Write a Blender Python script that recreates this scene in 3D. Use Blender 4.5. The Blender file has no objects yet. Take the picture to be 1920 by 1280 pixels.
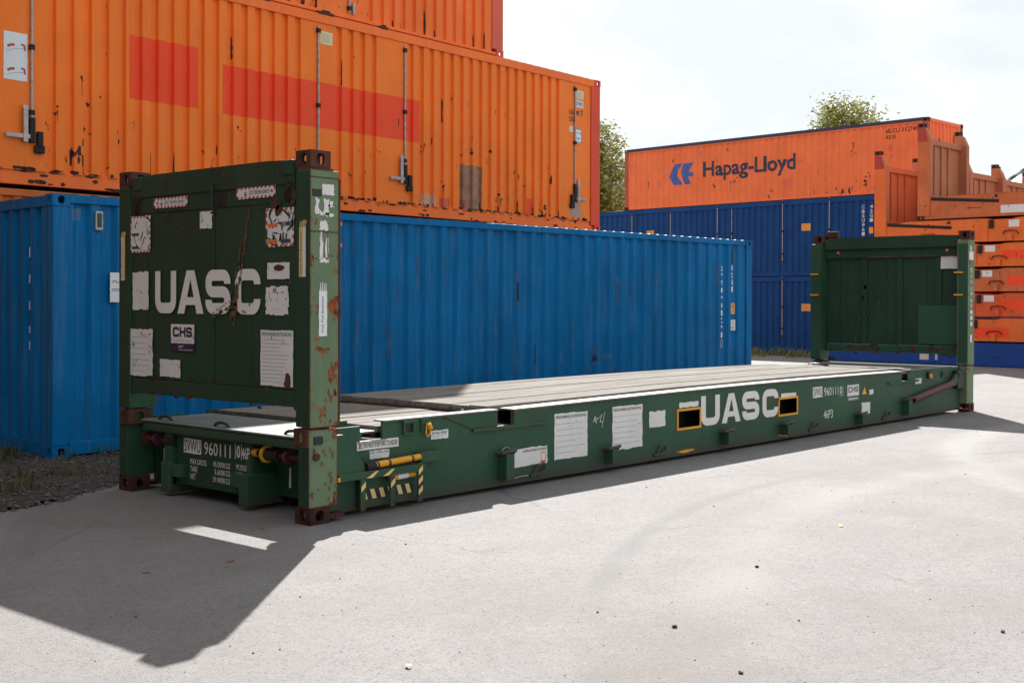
import bpy, bmesh, math, random
from mathutils import Vector, Matrix
random.seed(7)
S = bpy.context.scene
COL = S.collection
R = math.radians

# ------------------------------------------------------------------ camera, sky, sun, exposure
cd = bpy.data.cameras.new('camera'); cam = bpy.data.objects.new('camera', cd); COL.objects.link(cam); S.camera = cam
_yaw, _pit, _rol = 0.720448744676529, -0.005279138753549331, 0.0034001031170278295
fw = Vector((math.cos(_yaw)*math.cos(_pit), math.sin(_yaw)*math.cos(_pit), math.sin(_pit)))
rt = Vector((math.sin(_yaw), -math.cos(_yaw), 0)); up = rt.cross(fw)
r2 = rt*math.cos(_rol)+up*math.sin(_rol); u2 = -rt*math.sin(_rol)+up*math.cos(_rol)
M = Matrix((r2, u2, -fw)).transposed().to_4x4(); M.translation = Vector((-5.38045, -6.56794, 1.54635)); cam.matrix_world = M
cd.sensor_width = 36; cd.lens = 2284.313/1920*36; cd.shift_y = -61.952/1920; cd.clip_end = 3000; cd.clip_start = .05

SUN = Vector((.97, .80, 1.0)).normalized()
el = math.asin(SUN.z); rot = math.atan2(SUN.x, SUN.y)
w = bpy.data.worlds.new('World'); S.world = w; w.use_nodes = True
nt = w.node_tree; bg = nt.nodes['Background']; bg.inputs[1].default_value = .10
sky = nt.nodes.new('ShaderNodeTexSky'); sky.sky_type = 'NISHITA'; sky.sun_disc = False
sky.sun_elevation = el; sky.sun_rotation = rot; sky.air_density = 1.0; sky.dust_density = 2.5; sky.ozone_density = 1.0
# thin, even cloud veil over the whole sky with a few soft brighter clouds
tc = nt.nodes.new('ShaderNodeTexCoord')
mp = nt.nodes.new('ShaderNodeMapping'); mp.inputs['Scale'].default_value = (1, 1, 2.6)
nz = nt.nodes.new('ShaderNodeTexNoise'); nz.inputs['Scale'].default_value = 3.2; nz.inputs['Detail'].default_value = 8; nz.inputs['Roughness'].default_value = .56
cr = nt.nodes.new('ShaderNodeValToRGB'); cr.color_ramp.elements[0].position = .42; cr.color_ramp.elements[1].position = .66
cr.color_ramp.elements[0].color = (3.02, 3.25, 3.36, 1); cr.color_ramp.elements[1].color = (4.0, 4.03, 4.03, 1)
mx = nt.nodes.new('ShaderNodeMix'); mx.data_type = 'RGBA'
mx.inputs[0].default_value = .96
nt.links.new(tc.outputs['Generated'], mp.inputs[0]); nt.links.new(mp.outputs[0], nz.inputs['Vector']); nt.links.new(nz.outputs[0], cr.inputs[0])
nt.links.new(cr.outputs[0], mx.inputs[7]); nt.links.new(sky.outputs[0], mx.inputs[6]); nt.links.new(mx.outputs[2], bg.inputs[0])
sl = bpy.data.lights.new('sun', 'SUN'); sl.energy = 5.0; sl.angle = R(.53); sl.color = (1, .975, .94)
so = bpy.data.objects.new('sun', sl); COL.objects.link(so); so.rotation_euler = SUN.to_track_quat('Z', 'Y').to_euler(); so.location = (20, 20, 30)
S.view_settings.view_transform = 'Standard'; S.view_settings.look = 'None'; S.view_settings.gamma = 1; S.view_settings.exposure = 1.42
try: S.view_settings.use_curve_mapping = False
except Exception: pass

# ------------------------------------------------------------------ helpers
def N(nt, t, **k):
    n = nt.nodes.new('ShaderNode'+t)
    for a, b in k.items():
        if a.startswith('i_'): n.inputs[a[2:]].default_value = b
        else: setattr(n, a, b)
    return n
def newmat(name):
    m = bpy.data.materials.new(name); m.use_nodes = True
    return m, m.node_tree, m.node_tree.nodes['Principled BSDF']
def ramp(nt, src, p0, p1, c0=0., c1=1.):
    r = N(nt, 'ValToRGB'); e = r.color_ramp.elements
    e[0].position = p0; e[1].position = p1; e[0].color = (c0, c0, c0, 1); e[1].color = (c1, c1, c1, 1)
    nt.links.new(src, r.inputs[0]); return r.outputs[0]
def mixc(nt, f, a, b, blend='MIX'):
    m = N(nt, 'Mix', data_type='RGBA', blend_type=blend)
    for sock, v in ((0, f), (6, a), (7, b)):
        if isinstance(v, (tuple, list)): m.inputs[sock].default_value = (*v[:3], 1)
        elif isinstance(v, (int, float)): m.inputs[sock].default_value = v
        else: nt.links.new(v, m.inputs[sock])
    return m.outputs[2]
def math_(nt, op, a, b):
    m = N(nt, 'Math', operation=op)
    for i, v in enumerate((a, b)):
        if isinstance(v, (int, float)): m.inputs[i].default_value = v
        else: nt.links.new(v, m.inputs[i])
    return m.outputs[0]
def noise(nt, vec, scale, detail=5, rough=.55):
    n = N(nt, 'TexNoise', i_Scale=scale, i_Detail=detail, i_Roughness=rough); nt.links.new(vec, n.inputs['Vector']); return n.outputs[0]
def mapped(nt, src, scale=(1, 1, 1), loc=(0, 0, 0)):
    m = N(nt, 'Mapping'); m.inputs['Scale'].default_value = scale; m.inputs['Location'].default_value = loc
    nt.links.new(src, m.inputs[0]); return m.outputs[0]
_seed = [0]
def paint(name, col, var=.12, rust=.0, streak=.25, rough=.5, edge=0., rustcol=(.11, .035, .016), light=.0, bump=.25, rscale=5., base_dirt=0., metallic=0., spec=.2, er=.014):
    m, nt, b = newmat(name); _seed[0] += 1.7
    t = N(nt, 'TexCoord').outputs['Object']; v = mapped(nt, t, loc=(_seed[0]*3.1, _seed[0], _seed[0]*.7))
    n1 = noise(nt, v, 1.3, 6, .6)
    c = mixc(nt, ramp(nt, n1, .3, .7), tuple(x*(1-var) for x in col), tuple(min(1, x*(1+var)) for x in col))
    vs = mapped(nt, v, (7, 7, .45)); n2 = noise(nt, vs, 1.0, 6, .6)
    g = sum(col)/3
    c = mixc(nt, ramp(nt, n2, .5, .75, 0, streak), c, tuple(x*.55+g*.12 for x in col))
    if light: c = mixc(nt, ramp(nt, noise(nt, vs, 2.3, 5, .6), .52, .72, 0, light), c, tuple(min(.8, x*.6+g*.5+.08) for x in col))
    n3 = noise(nt, v, rscale, 9, .68); n4 = noise(nt, v, .9, 3)
    bumpsrc = None
    if rust or edge:
        rm = math_(nt, 'ADD', math_(nt, 'MULTIPLY', n3, .8), math_(nt, 'MULTIPLY', n4, .35))
        mask = ramp(nt, rm, .80-rust*.3, .83-rust*.3) if rust else None
        if edge:
            bv = N(nt, 'Bevel', samples=3); bv.inputs['Radius'].default_value = er
            geo = N(nt, 'NewGeometry')
            dp = N(nt, 'VectorMath', operation='DOT_PRODUCT'); nt.links.new(bv.outputs[0], dp.inputs[0]); nt.links.new(geo.outputs['Normal'], dp.inputs[1])
            em = math_(nt, 'MULTIPLY', ramp(nt, dp.outputs['Value'], .80, .985, 1, 0), ramp(nt, noise(nt, v, 7, 6, .6), .60-edge*.35, .68-edge*.3))
            mask = em if mask is None else math_(nt, 'MAXIMUM', mask, em)
        rc = mixc(nt, ramp(nt, noise(nt, v, 23, 5, .65), .42, .62), rustcol, (rustcol[0]*2.6, rustcol[1]*2.5, rustcol[2]*2.2))
        c = mixc(nt, mask, c, rc)
        nt.links.new(math_(nt, 'ADD', math_(nt, 'MULTIPLY', mask, .35), rough), b.inputs['Roughness']); bumpsrc = mask
    else: b.inputs['Roughness'].default_value = rough
    if base_dirt:
        sx = N(nt, 'SeparateXYZ'); nt.links.new(t, sx.inputs[0])
        z = math_(nt, 'ADD', sx.outputs[2], math_(nt, 'MULTIPLY', math_(nt, 'SUBTRACT', n3, .5), .12))
        c = mixc(nt, ramp(nt, z, .04, .16, base_dirt, 0), c, (.06, .048, .04))
    nt.links.new(c, b.inputs['Base Color']); b.inputs['Metallic'].default_value = metallic
    b.inputs['Specular IOR Level'].default_value = spec
    bp = N(nt, 'Bump'); bp.inputs['Strength'].default_value = bump; bp.inputs['Distance'].default_value = .012
    h = noise(nt, v, 2.6, 3)
    if bumpsrc is not None: h = math_(nt, 'ADD', h, math_(nt, 'MULTIPLY', math_(nt, 'MULTIPLY', n3, bumpsrc), .5))
    nt.links.new(h, bp.inputs['Height']); nt.links.new(bp.outputs[0], b.inputs['Normal'])
    return m
def plain(name, col, rough=.6, var=.1, scale=20, metallic=0.):
    m, nt, b = newmat(name)
    t = N(nt, 'TexCoord').outputs['Object']
    c = mixc(nt, ramp(nt, noise(nt, t, scale, 5, .6), .35, .68), tuple(x*(1-var) for x in col), tuple(min(1, x*(1+var)) for x in col))
    nt.links.new(c, b.inputs['Base Color']); b.inputs['Roughness'].default_value = rough; b.inputs['Metallic'].default_value = metallic
    return m

def link(name, bm, mat, parent=None, smooth=False, mw=None):
    me = bpy.data.meshes.new(name); bmesh.ops.recalc_face_normals(bm, faces=bm.faces) if len(bm.faces) < 60000 and name != "leaf_crown" else None
    bm.to_mesh(me); bm.free(); me.materials.append(mat)
    if smooth:
        for p in me.polygons: p.use_smooth = True
    o = bpy.data.objects.new(name, me); COL.objects.link(o)
    if parent: o.parent = parent
    if mw is not None: o.matrix_world = mw
    return o
def thing(name, label, cat, loc=(0, 0, 0), rz=0, group=None):
    o = bpy.data.objects.new(name, None); COL.objects.link(o); o.location = loc; o.rotation_euler = (0, 0, rz); o.empty_display_size = .3
    o['label'] = label; o['category'] = cat
    if group: o['group'] = group
    return o
def tag(o, label, cat, group=None):
    o['label'] = label; o['category'] = cat
    if group: o['group'] = group
    return o
def part(o, **k):
    for a, b in k.items(): o[a] = b
    return o
def dup(root, loc, rz=None, label=None):
    r = root.copy(); COL.objects.link(r); r.location = loc
    if rz is not None: r.rotation_euler = (0, 0, rz)
    if label: r['label'] = label
    for ch in list(root.children):
        c = ch.copy(); COL.objects.link(c); c.parent = r
        for g in list(ch.children):
            d = g.copy(); COL.objects.link(d); d.parent = c
    return r
def box(bm, x0, x1, y0, y1, z0, z1, bevel=0):
    vs = [bm.verts.new((x, y, z)) for x in (x0, x1) for y in (y0, y1) for z in (z0, z1)]
    fs = [bm.faces.new([vs[i] for i in q]) for q in ((0, 1, 3, 2), (4, 6, 7, 5), (0, 4, 5, 1), (2, 3, 7, 6), (0, 2, 6, 4), (1, 5, 7, 3))]
    if bevel:
        es = list({e for f in fs for e in f.edges}); bmesh.ops.bevel(bm, geom=es, offset=bevel, segments=2, affect='EDGES', profile=.6)
    return vs
def bx(*a, **k):
    bm = bmesh.new(); box(bm, *a, **k); return bm
def tube(bm, p0, p1, r, n=10, r1=None, cap=True):
    p0, p1 = Vector(p0), Vector(p1); d = (p1-p0).normalized(); a = d.orthogonal().normalized(); b = d.cross(a); r1 = r if r1 is None else r1
    A = [bm.verts.new(p0+(a*math.cos(t)+b*math.sin(t))*r) for t in [2*math.pi*i/n for i in range(n)]]
    B = [bm.verts.new(p1+(a*math.cos(t)+b*math.sin(t))*r1) for t in [2*math.pi*i/n for i in range(n)]]
    for i in range(n): bm.faces.new((A[i], A[(i+1) % n], B[(i+1) % n], B[i]))
    if cap: bm.faces.new(A[::-1]); bm.faces.new(B)
def pipe(bm, pts, r, n=8):
    pts = [Vector(p) for p in pts]; rings = []
    nrm = None
    for i, p in enumerate(pts):
        d = (pts[min(i+1, len(pts)-1)]-pts[max(i-1, 0)]).normalized()
        if nrm is None: nrm = d.orthogonal().normalized()
        nrm = (nrm-d*nrm.dot(d)).normalized(); b = d.cross(nrm)
        rings.append([bm.verts.new(p+(nrm*math.cos(2*math.pi*k/n)+b*math.sin(2*math.pi*k/n))*r) for k in range(n)])
    for A, B in zip(rings, rings[1:]):
        for k in range(n): bm.faces.new((A[k], A[(k+1) % n], B[(k+1) % n], B[k]))
    bm.faces.new(rings[0][::-1]); bm.faces.new(rings[-1])
def prism(bm, poly, axis, a0, a1):
    """poly of (u,v); axis 'x': (u,v)->(y,z); 'y': (x,z); 'z': (x,y)"""
    f = {'x': lambda u, v, a: (a, u, v), 'y': lambda u, v, a: (u, a, v), 'z': lambda u, v, a: (u, v, a)}[axis]
    A = [bm.verts.new(f(u, v, a0)) for u, v in poly]; B = [bm.verts.new(f(u, v, a1)) for u, v in poly]
    bm.faces.new(A); bm.faces.new(B[::-1]); n = len(A)
    for i in range(n): bm.faces.new((A[i], B[i], B[(i+1) % n], A[(i+1) % n]))

# flat (u,v) shapes ------------------------------------------------
def flat_poly(bm, pts):
    vs = [bm.verts.new((u, v, 0)) for u, v in pts]; f = bm.faces.new(vs); return f
def ragged(bm, u0, u1, v0, v1, j=.004, n=9, seed=0):
    rr = random.Random(seed); P = []
    for (a, b) in (((u0, v0), (u1, v0)), ((u1, v0), (u1, v1)), ((u1, v1), (u0, v1)), ((u0, v1), (u0, v0))):
        for i in range(n):
            t = i/n; P.append((a[0]+(b[0]-a[0])*t+(rr.uniform(-j, j) if i else 0), a[1]+(b[1]-a[1])*t+(rr.uniform(-j, j) if i else 0)))
    flat_poly(bm, P)
def blob(bm, u, v, ru, rv, seed=0, n=9, rough=.45):
    rr = random.Random(seed*7.13+u*31+v*17)
    flat_poly(bm, [(u+ru*(1-rough*rr.random())*math.cos(2*math.pi*i/n), v+rv*(1-rough*rr.random())*math.sin(2*math.pi*i/n)) for i in range(n)])
_txt = {}
def text_bm(s, u0, u1, v0, v1, offset=0., bm=None):
    key = (s, offset)
    if key not in _txt:
        cu = bpy.data.curves.new('t', 'FONT'); cu.body = s; cu.size = 1; cu.resolution_u = 2; cu.offset = offset
        o = bpy.data.objects.new('t', cu); COL.objects.link(o)
        dg = bpy.context.evaluated_depsgraph_get(); dg.update(); me = o.evaluated_get(dg).to_mesh()
        V = [(v.co.x, v.co.y) for v in me.vertices]; F = [tuple(p.vertices) for p in me.polygons]
        o.evaluated_get(dg).to_mesh_clear(); bpy.data.objects.remove(o); bpy.data.curves.remove(cu); _txt[key] = (V, F)
    V, F = _txt[key]; xs = [v[0] for v in V]; ys = [v[1] for v in V]
    sx = (u1-u0)/(max(xs)-min(xs)); sy = (v1-v0)/(max(ys)-min(ys))
    bm = bm or bmesh.new(); vs = [bm.verts.new((u0+(x-min(xs))*sx, v0+(y-min(ys))*sy, 0)) for x, y in V]
    for f in F:
        try: bm.faces.new([vs[i] for i in f])
        except ValueError: pass
    return bm
def stroke(bm, pts, wd):
    n = len(pts); L = []; Rr = []
    for i in range(n):
        p = Vector(pts[i]); d0 = (p-Vector(pts[i-1])).normalized() if i else None; d1 = (Vector(pts[i+1])-p).normalized() if i < n-1 else None
        d0 = d0 or d1; d1 = d1 or d0; t = (d0+d1).normalized(); nn = Vector((-t.y, t.x)); k = wd/2/max(.35, nn.dot(Vector((-d0.y, d0.x))))
        L.append(bm.verts.new((*(p+nn*k), 0))); Rr.append(bm.verts.new((*(p-nn*k), 0)))
    for i in range(n-1): bm.faces.new((L[i], L[i+1], Rr[i+1], Rr[i]))
def arc(cx, cy, r, a0, a1, n=5): return [(cx+r*math.cos(R(a0+(a1-a0)*i/n)), cy+r*math.sin(R(a0+(a1-a0)*i/n))) for i in range(n+1)]
def glyph(ch, wd=.24, W=1., H=1.):
    bm = bmesh.new(); h = wd/2; r = .2
    x0, x1, y0, y1 = h, 1-h, h, 1-h
    if ch == 'U': stroke(bm, [(x0, 1), *arc(x0+r, y0+r, r, 180, 270), *arc(x1-r, y0+r, r, 270, 360), (x1, 1)], wd)
    if ch == 'C': stroke(bm, [(x1, .66), *arc(x1-r, y1-r, r, 0, 90), *arc(x0+r, y1-r, r, 90, 180), *arc(x0+r, y0+r, r, 180, 270), *arc(x1-r, y0+r, r, 270, 360), (x1, .34)], wd)
    if ch == 'S':
        q = .17
        stroke(bm, [(x1, .68), *arc(x1-q, y1-q, q, 0, 90), *arc(x0+q, y1-q, q, 90, 180), *arc(x0+q, .5+q, q, 180, 270), *arc(x1-q, .5-q, q, 90, 0), *arc(x1-q, y0+q, q, 0, -90), *arc(x0+q, y0+q, q, 270, 180), (x0, .32)], wd)
    if ch == 'A':
        k = wd*1.05; q = lambda v: k+(.5-k)*v/.80; flat_poly(bm, [(0, 0), (k, 0), (q(.2), .2), (q(.38), .38), (.5, .80), (.5, 1), (.35, 1)]); flat_poly(bm, [(1, 0), (.65, 1), (.5, 1), (.5, .80), (1-q(.38), .38), (1-q(.2), .2), (1-k, 0)]); flat_poly(bm, [(q(.2), .2), (1-q(.2), .2), (1-q(.38), .38), (q(.38), .38)])
    if ch == 'H': stroke(bm, [(x0, 0), (x0, 1)], wd); stroke(bm, [(x1, 0), (x1, 1)], wd); stroke(bm, [(wd, .5), (1-wd, .5)], wd)
    return bm
def word(bm, s, cells, v0, v1, wd=.24):
    for ch, (a, b) in zip(s, cells):
        g = glyph(ch, wd)
        vm = {v: bm.verts.new((a+v.co.x*(b-a), v0+v.co.y*(v1-v0), 0)) for v in g.verts}
        for f in g.faces: bm.faces.new([vm[v] for v in f.verts])
        g.free()
    return bm
def on_x(bm, x, flip=True):      # u runs to the right as seen from -X ; given in y (u=-y)
    for v in bm.verts: v.co = Vector((x, -v.co.x if flip else v.co.x, v.co.y))
    return bm
def on_y(bm, y):
    for v in bm.verts: v.co = Vector((v.co.x, y, v.co.y))
    return bm
def fx(name, bm, x, mat, parent): return link(name, on_x(bm, x), mat, parent)
def wall_print(name, bm, x, mat, parent):        # print on the near wall sheet
    for v in bm.verts: v.co = Vector((v.co.x*.9854+.0959, v.co.y*.9854+.0226, 0))
    return fx(name, bm, x, mat, parent)
def fy(name, bm, y, mat, parent): return link(name, on_y(bm, y), mat, parent)

# ------------------------------------------------------------------ materials
ORA = paint('orange container paint', (.93, .195, .022), var=.08, rust=.14, streak=.12, rough=.5, light=.10, rustcol=(.05, .018, .014), rscale=6, bump=.2)
ORA2 = paint('orange container paint sunworn', (.93, .18, .032), var=.08, rust=.13, streak=.14, rough=.55, light=.16, rustcol=(.06, .02, .015), rscale=6, bump=.2)
ORA3 = paint('orange red container paint', (.86, .185, .06), var=.1, rust=.14, streak=.14, rough=.55, light=.14, rustcol=(.05, .02, .016), rscale=7, bump=.2)
REDP = paint('signal red paint', (.70, .075, .035), var=.07, rust=.10, streak=.12, rough=.5, bump=.15, rustcol=(.05, .018, .014))
REDPATCH = paint('red orange paint patch', (.90, .075, .022), var=.06, streak=.1, rough=.5, bump=.15)
PINK = paint('faded pink red paint', (.72, .13, .075), var=.08, rust=.08, streak=.15, rough=.55, bump=.15)
ORD = paint('dirty orange steel', (.60, .15, .035), var=.16, rust=.36, streak=.4, rough=.6, rustcol=(.035, .015, .013), rscale=6)
ORF = paint('orange flat paint', (.74, .150, .032), var=.14, rust=.22, streak=.3, rough=.55, rustcol=(.06, .02, .014), rscale=5, edge=.0)
ORFC = paint('red orange flat paint', (.70, .105, .03), var=.14, rust=.26, streak=.4, rough=.6, rustcol=(.06, .02, .014), rscale=5)
ORFD = paint('brown orange flat paint', (.56, .135, .045), var=.18, rust=.30, streak=.5, rough=.6, light=.15, rustcol=(.06, .02, .014), rscale=5)
ORFB = paint('orange flat paint faded', (.46, .155, .075), var=.16, rust=.26, streak=.35, rough=.6, light=.15, rustcol=(.07, .025, .02))
BLU = paint('blue container paint', (.001, .128, .335), var=.17, rust=.0, streak=.18, rough=.5, light=.22, bump=.25, rscale=9, spec=.1)
BLU2 = paint('dark blue container paint', (.012, .058, .195), var=.15, rust=.10, streak=.25, rough=.55, light=.05, rscale=7, spec=.1)
BLU3 = paint('navy flat paint', (.008, .052, .24), var=.12, rust=.08, streak=.25, rough=.5)
GRE = paint('green rack paint', (.028, .079, .046), var=.2, rust=.19, streak=.3, rough=.48, edge=.35, base_dirt=.75, rscale=7)
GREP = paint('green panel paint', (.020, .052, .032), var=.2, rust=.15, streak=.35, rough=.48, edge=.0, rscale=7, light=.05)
SAGE = paint('faded green post paint', (.14, .205, .115), var=.16, rust=.52, streak=.45, rough=.55, edge=.85, er=.026, rscale=7, rustcol=(.13, .032, .014))
GREL = paint('fresh green touch up paint', (.030, .088, .052), var=.08, streak=.1, rough=.45)
RUST = paint('rusty steel casting', (.085, .030, .019), var=.5, rust=.50, light=.25, streak=.6, rough=.75, rscale=11, rustcol=(.022, .010, .009), bump=.6)
RUSTD = plain('rust stain', (.060, .022, .017), .85, .5, 30)
RUSTB = plain('pale rust bloom', (.075, .062, .032), .85, .4, 25)
RUSTO = plain('bright rust stain', (.22, .06, .022), .85, .5, 30)
DIRTP = plain('grey brown scuffed paint', (.33, .16, .085), .7, .25, 6)
GREYP = plain('grey overpaint', (.42, .27, .19), .7, .12, 5)
STEEL = plain('galvanised bar', (.40, .36, .34), .45, .25, 14, .4)
SOOT = paint('sooty green steel', (.022, .03, .024), var=.3, rust=.35, streak=.4, rough=.65, rscale=10, rustcol=(.05, .02, .014))
DSTEEL = plain('dark greasy steel', (.009, .007, .007), .75, .4, 20)
MAROON = plain('maroon protective sleeve', (.085, .018, .026), .55, .25, 12)
YEL = paint('yellow painted steel', (.72, .33, .025), var=.12, rust=.30, streak=.3, rough=.45, rscale=12, rustcol=(.07, .025, .012))
YELT = paint('pale yellow hazard paint', (.72, .52, .22), var=.1, rust=.25, streak=.2, rough=.55, rscale=14, rustcol=(.05, .04, .03))
BLK = plain('black paint', (.012, .011, .014), .55, .4, 16)
INK = plain('dark printing ink', (.03, .03, .045), .6, .1)
INKG = plain('grey printing ink', (.33, .33, .36), .6, .15)
INKR = plain('red printing ink', (.50, .045, .035), .6, .15)
INKO = plain('orange printing ink', (.72, .17, .04), .6, .15)
INKB = plain('navy printing ink', (.022, .02, .055), .5, .1)
INKT = plain('dark teal printing ink', (.03, .07, .075), .6, .1)
def white(name, col=(.72, .70, .69), amt=.35, sc=7):
    m, nt, b = newmat(name); t = N(nt, 'TexCoord').outputs['Object']
    c = mixc(nt, ramp(nt, noise(nt, t, 3, 5), .35, .7), tuple(x*.9 for x in col), col)
    c = mixc(nt, ramp(nt, noise(nt, mapped(nt, t, (sc*2, sc*2, sc*.5)), 1, 7, .65), .60, .78, 0, amt), c, (.30, .26, .23))
    nt.links.new(c, b.inputs['Base Color']); b.inputs['Roughness'].default_value = .5; return m
WHT = white('white sticker film'); WLET = white('white stencil paint', (.74, .71, .68), .5, 4); PAPER = white('clean white paper', (.74, .76, .77), .1)
PALEY = white('pale yellow label film', (.70, .60, .33), .3); YLAB = plain('orange yellow label film', (.85, .36, .03), .5, .1)
YSTR = white('yellow strip film', (.72, .50, .17), .35); FADEW = plain('faded pinkish overpaint', (.62, .30, .19), .6, .15, 5)
HLB = plain('faded royal blue paint', (.062, .10, .33), .55, .15, 8); BROWN = plain('dark brown end plate', (.07, .03, .02), .7, .4, 18)

def asphalt_mat():
    m, nt, b = newmat('weathered asphalt')
    t = N(nt, 'TexCoord').outputs['Object']
    vo = N(nt, 'TexVoronoi', i_Scale=170.); nt.links.new(t, vo.inputs['Vector'])
    vb = N(nt, 'TexVoronoi', i_Scale=105.); nt.links.new(t, vb.inputs['Vector'])
    big = noise(nt, t, .35, 6, .62); mid = noise(nt, t, 2.2, 6, .6); fine = noise(nt, t, 85, 4, .75)
    c = mixc(nt, ramp(nt, big, .32, .68), (.160, .147, .149), (.213, .204, .204))
    c = mixc(nt, ramp(nt, mid, .45, .68, 0, .6), c, (.232, .226, .220))
    st = noise(nt, mapped(nt, t, (.16, .55, 1), (3, 1, 0)), 1.4, 5, .6)
    c = mixc(nt, ramp(nt, st, .52, .66, 0, .6), c, (.150, .134, .124))
    # aggregate: light and dark stones
    g = N(nt, 'SeparateColor'); nt.links.new(vo.outputs['Color'], g.inputs[0])
    c = mixc(nt, ramp(nt, g.outputs[0], .66, .82, 0, .36), c, (.255, .245, .24))
    c = mixc(nt, ramp(nt, g.outputs[1], .72, .86, 0, .36), c, (.105, .096, .092))
    g2 = N(nt, 'SeparateColor'); nt.links.new(vb.outputs['Color'], g2.inputs[0])
    c = mixc(nt, ramp(nt, g2.outputs[2], .93, .95, 0, .6), c, (.06, .055, .054))
    c = mixc(nt, ramp(nt, g2.outputs[0], .975, .985, 0, .35), c, (.36, .35, .34))
    c = mixc(nt, ramp(nt, fine, .38, .62, 0, .48), c, (.15, .14, .136))
    c = mixc(nt, ramp(nt, noise(nt, t, 14, 6, .7), .48, .62, 0, .35), c, (.13, .122, .118))
    c = mixc(nt, ramp(nt, noise(nt, mapped(nt, t, (1, 1, 1), (7, 3, 0)), .55, 7, .62), .52, .68, 0, .6), c, (.142, .128, .118))
    # faint tyre arcs and a wheel track: bands at fixed radii round turning centres
    pos = N(nt, 'SeparateXYZ'); nt.links.new(t, pos.inputs[0])
    for cx, cy, rad, wd, amt, colr in ((4.2, -9.5, 7.3, .32, .45, (.245, .23, .226)), (4.2, -9.5, 8.1, .10, .4, (.115, .115, .11)), (9.5, -7.5, 6.1, .3, .5, (.25, .245, .23)), (9.5, -7.5, 5.2, .12, .4, (.112, .11, .105)), (-18, 11.5, 19.2, .16, .5, (.235, .22, .225)), (-18, 11.5, 19.55, .07, .25, (.12, .112, .115))):
        q = N(nt, 'CombineXYZ'); nt.links.new(math_(nt, 'SUBTRACT', pos.outputs[0], cx), q.inputs[0]); nt.links.new(math_(nt, 'SUBTRACT', pos.outputs[1], cy), q.inputs[1])
        ln = N(nt, 'VectorMath', operation='LENGTH'); nt.links.new(q.outputs[0], ln.inputs[0])
        dd = math_(nt, 'ABSOLUTE', math_(nt, 'SUBTRACT', ln.outputs['Value'], math_(nt, 'ADD', math_(nt, 'MULTIPLY', mid, wd), rad)), 0)
        c = mixc(nt, math_(nt, 'MULTIPLY', ramp(nt, dd, wd*.3, wd, amt, 0), ramp(nt, big, .38, .55)), c, colr)
    # fine cracks
    dn = noise(nt, t, 1.1, 4); va = N(nt, 'VectorMath', operation='ADD'); nt.links.new(t, va.inputs[0])
    cb = N(nt, 'CombineXYZ'); nt.links.new(dn, cb.inputs[0]); nt.links.new(dn, cb.inputs[1]); nt.links.new(cb.outputs[0], va.inputs[1])
    vc = N(nt, 'TexVoronoi', feature='DISTANCE_TO_EDGE', i_Scale=.33); nt.links.new(va.outputs[0], vc.inputs['Vector'])
    crk = math_(nt, 'MULTIPLY', ramp(nt, vc.outputs[0], .0015, .006, 1, 0), ramp(nt, noise(nt, t, .7, 4), .5, .6))
    c = mixc(nt, math_(nt, 'MULTIPLY', crk, .3), c, (.06, .055, .05))
    nt.links.new(c, b.inputs['Base Color']); b.inputs['Roughness'].default_value = .88; b.inputs['Specular IOR Level'].default_value = .25
    bp = N(nt, 'Bump'); bp.inputs['Strength'].default_value = .55; bp.inputs['Distance'].default_value = .006
    h = math_(nt, 'ADD', math_(nt, 'MULTIPLY', vo.outputs['Distance'], -.9), math_(nt, 'ADD', fine, math_(nt, 'MULTIPLY', crk, -1.5)))
    nt.links.new(h, bp.inputs['Height']); nt.links.new(bp.outputs[0], b.inputs['Normal'])
    return m
def wood_mat():
    m, nt, b = newmat('bleached deck wood'); t = N(nt, 'TexCoord').outputs['Object']
    oi = N(nt, 'ObjectInfo'); cb = N(nt, 'CombineXYZ'); nt.links.new(math_(nt, 'MULTIPLY', oi.outputs['Random'], 37.), cb.inputs[0])
    va = N(nt, 'VectorMath', operation='ADD'); nt.links.new(t, va.inputs[0]); nt.links.new(cb.outputs[0], va.inputs[1]); v = va.outputs[0]
    gr = noise(nt, mapped(nt, v, (.9, 22, 22)), 1, 8, .65); sp = noise(nt, mapped(nt, v, (2.5, 14, 14)), 1.5, 6, .7)
    c = mixc(nt, ramp(nt, gr, .35, .65), (.115, .103, .090), (.245, .230, .211))
    c = mixc(nt, ramp(nt, sp, .56, .68, 0, .75), c, (.06, .05, .042))
    c = mixc(nt, ramp(nt, noise(nt, v, .8, 4), .4, .7, 0, .4), c, (.195, .186, .176))
    nt.links.new(c, b.inputs['Base Color']); b.inputs['Roughness'].default_value = .95; b.inputs['Specular IOR Level'].default_value = .04
    bp = N(nt, 'Bump'); bp.inputs['Strength'].default_value = .4; bp.inputs['Distance'].default_value = .006; nt.links.new(gr, bp.inputs['Height']); nt.links.new(bp.outputs[0], b.inputs['Normal'])
    return m
def leaf_mat(name, a, b2):
    m, nt, b = newmat(name); oi = N(nt, 'NewGeometry')
    c = mixc(nt, oi.outputs['Random Per Island'], a, b2)
    nt.links.new(c, b.inputs['Base Color']); b.inputs['Roughness'].default_value = .55
    tr = N(nt, 'BsdfTranslucent'); nt.links.new(c, tr.inputs[0]); ms = N(nt, 'MixShader'); ms.inputs[0].default_value = .42
    nt.links.new(b.outputs[0], ms.inputs[1]); nt.links.new(tr.outputs[0], ms.inputs[2]); nt.links.new(ms.outputs[0], nt.nodes['Material Output'].inputs[0])
    return m
ASPH = asphalt_mat(); WOOD = wood_mat()
GRAV = plain('dark gravel soil', (.034, .026, .022), .95, .55, 26)
STONE = plain('grey gravel stone', (.085, .077, .075), .9, .6, 9)
EDGEW = plain('worn light flange steel', (.30, .31, .29), .55, .25, 9)
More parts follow.
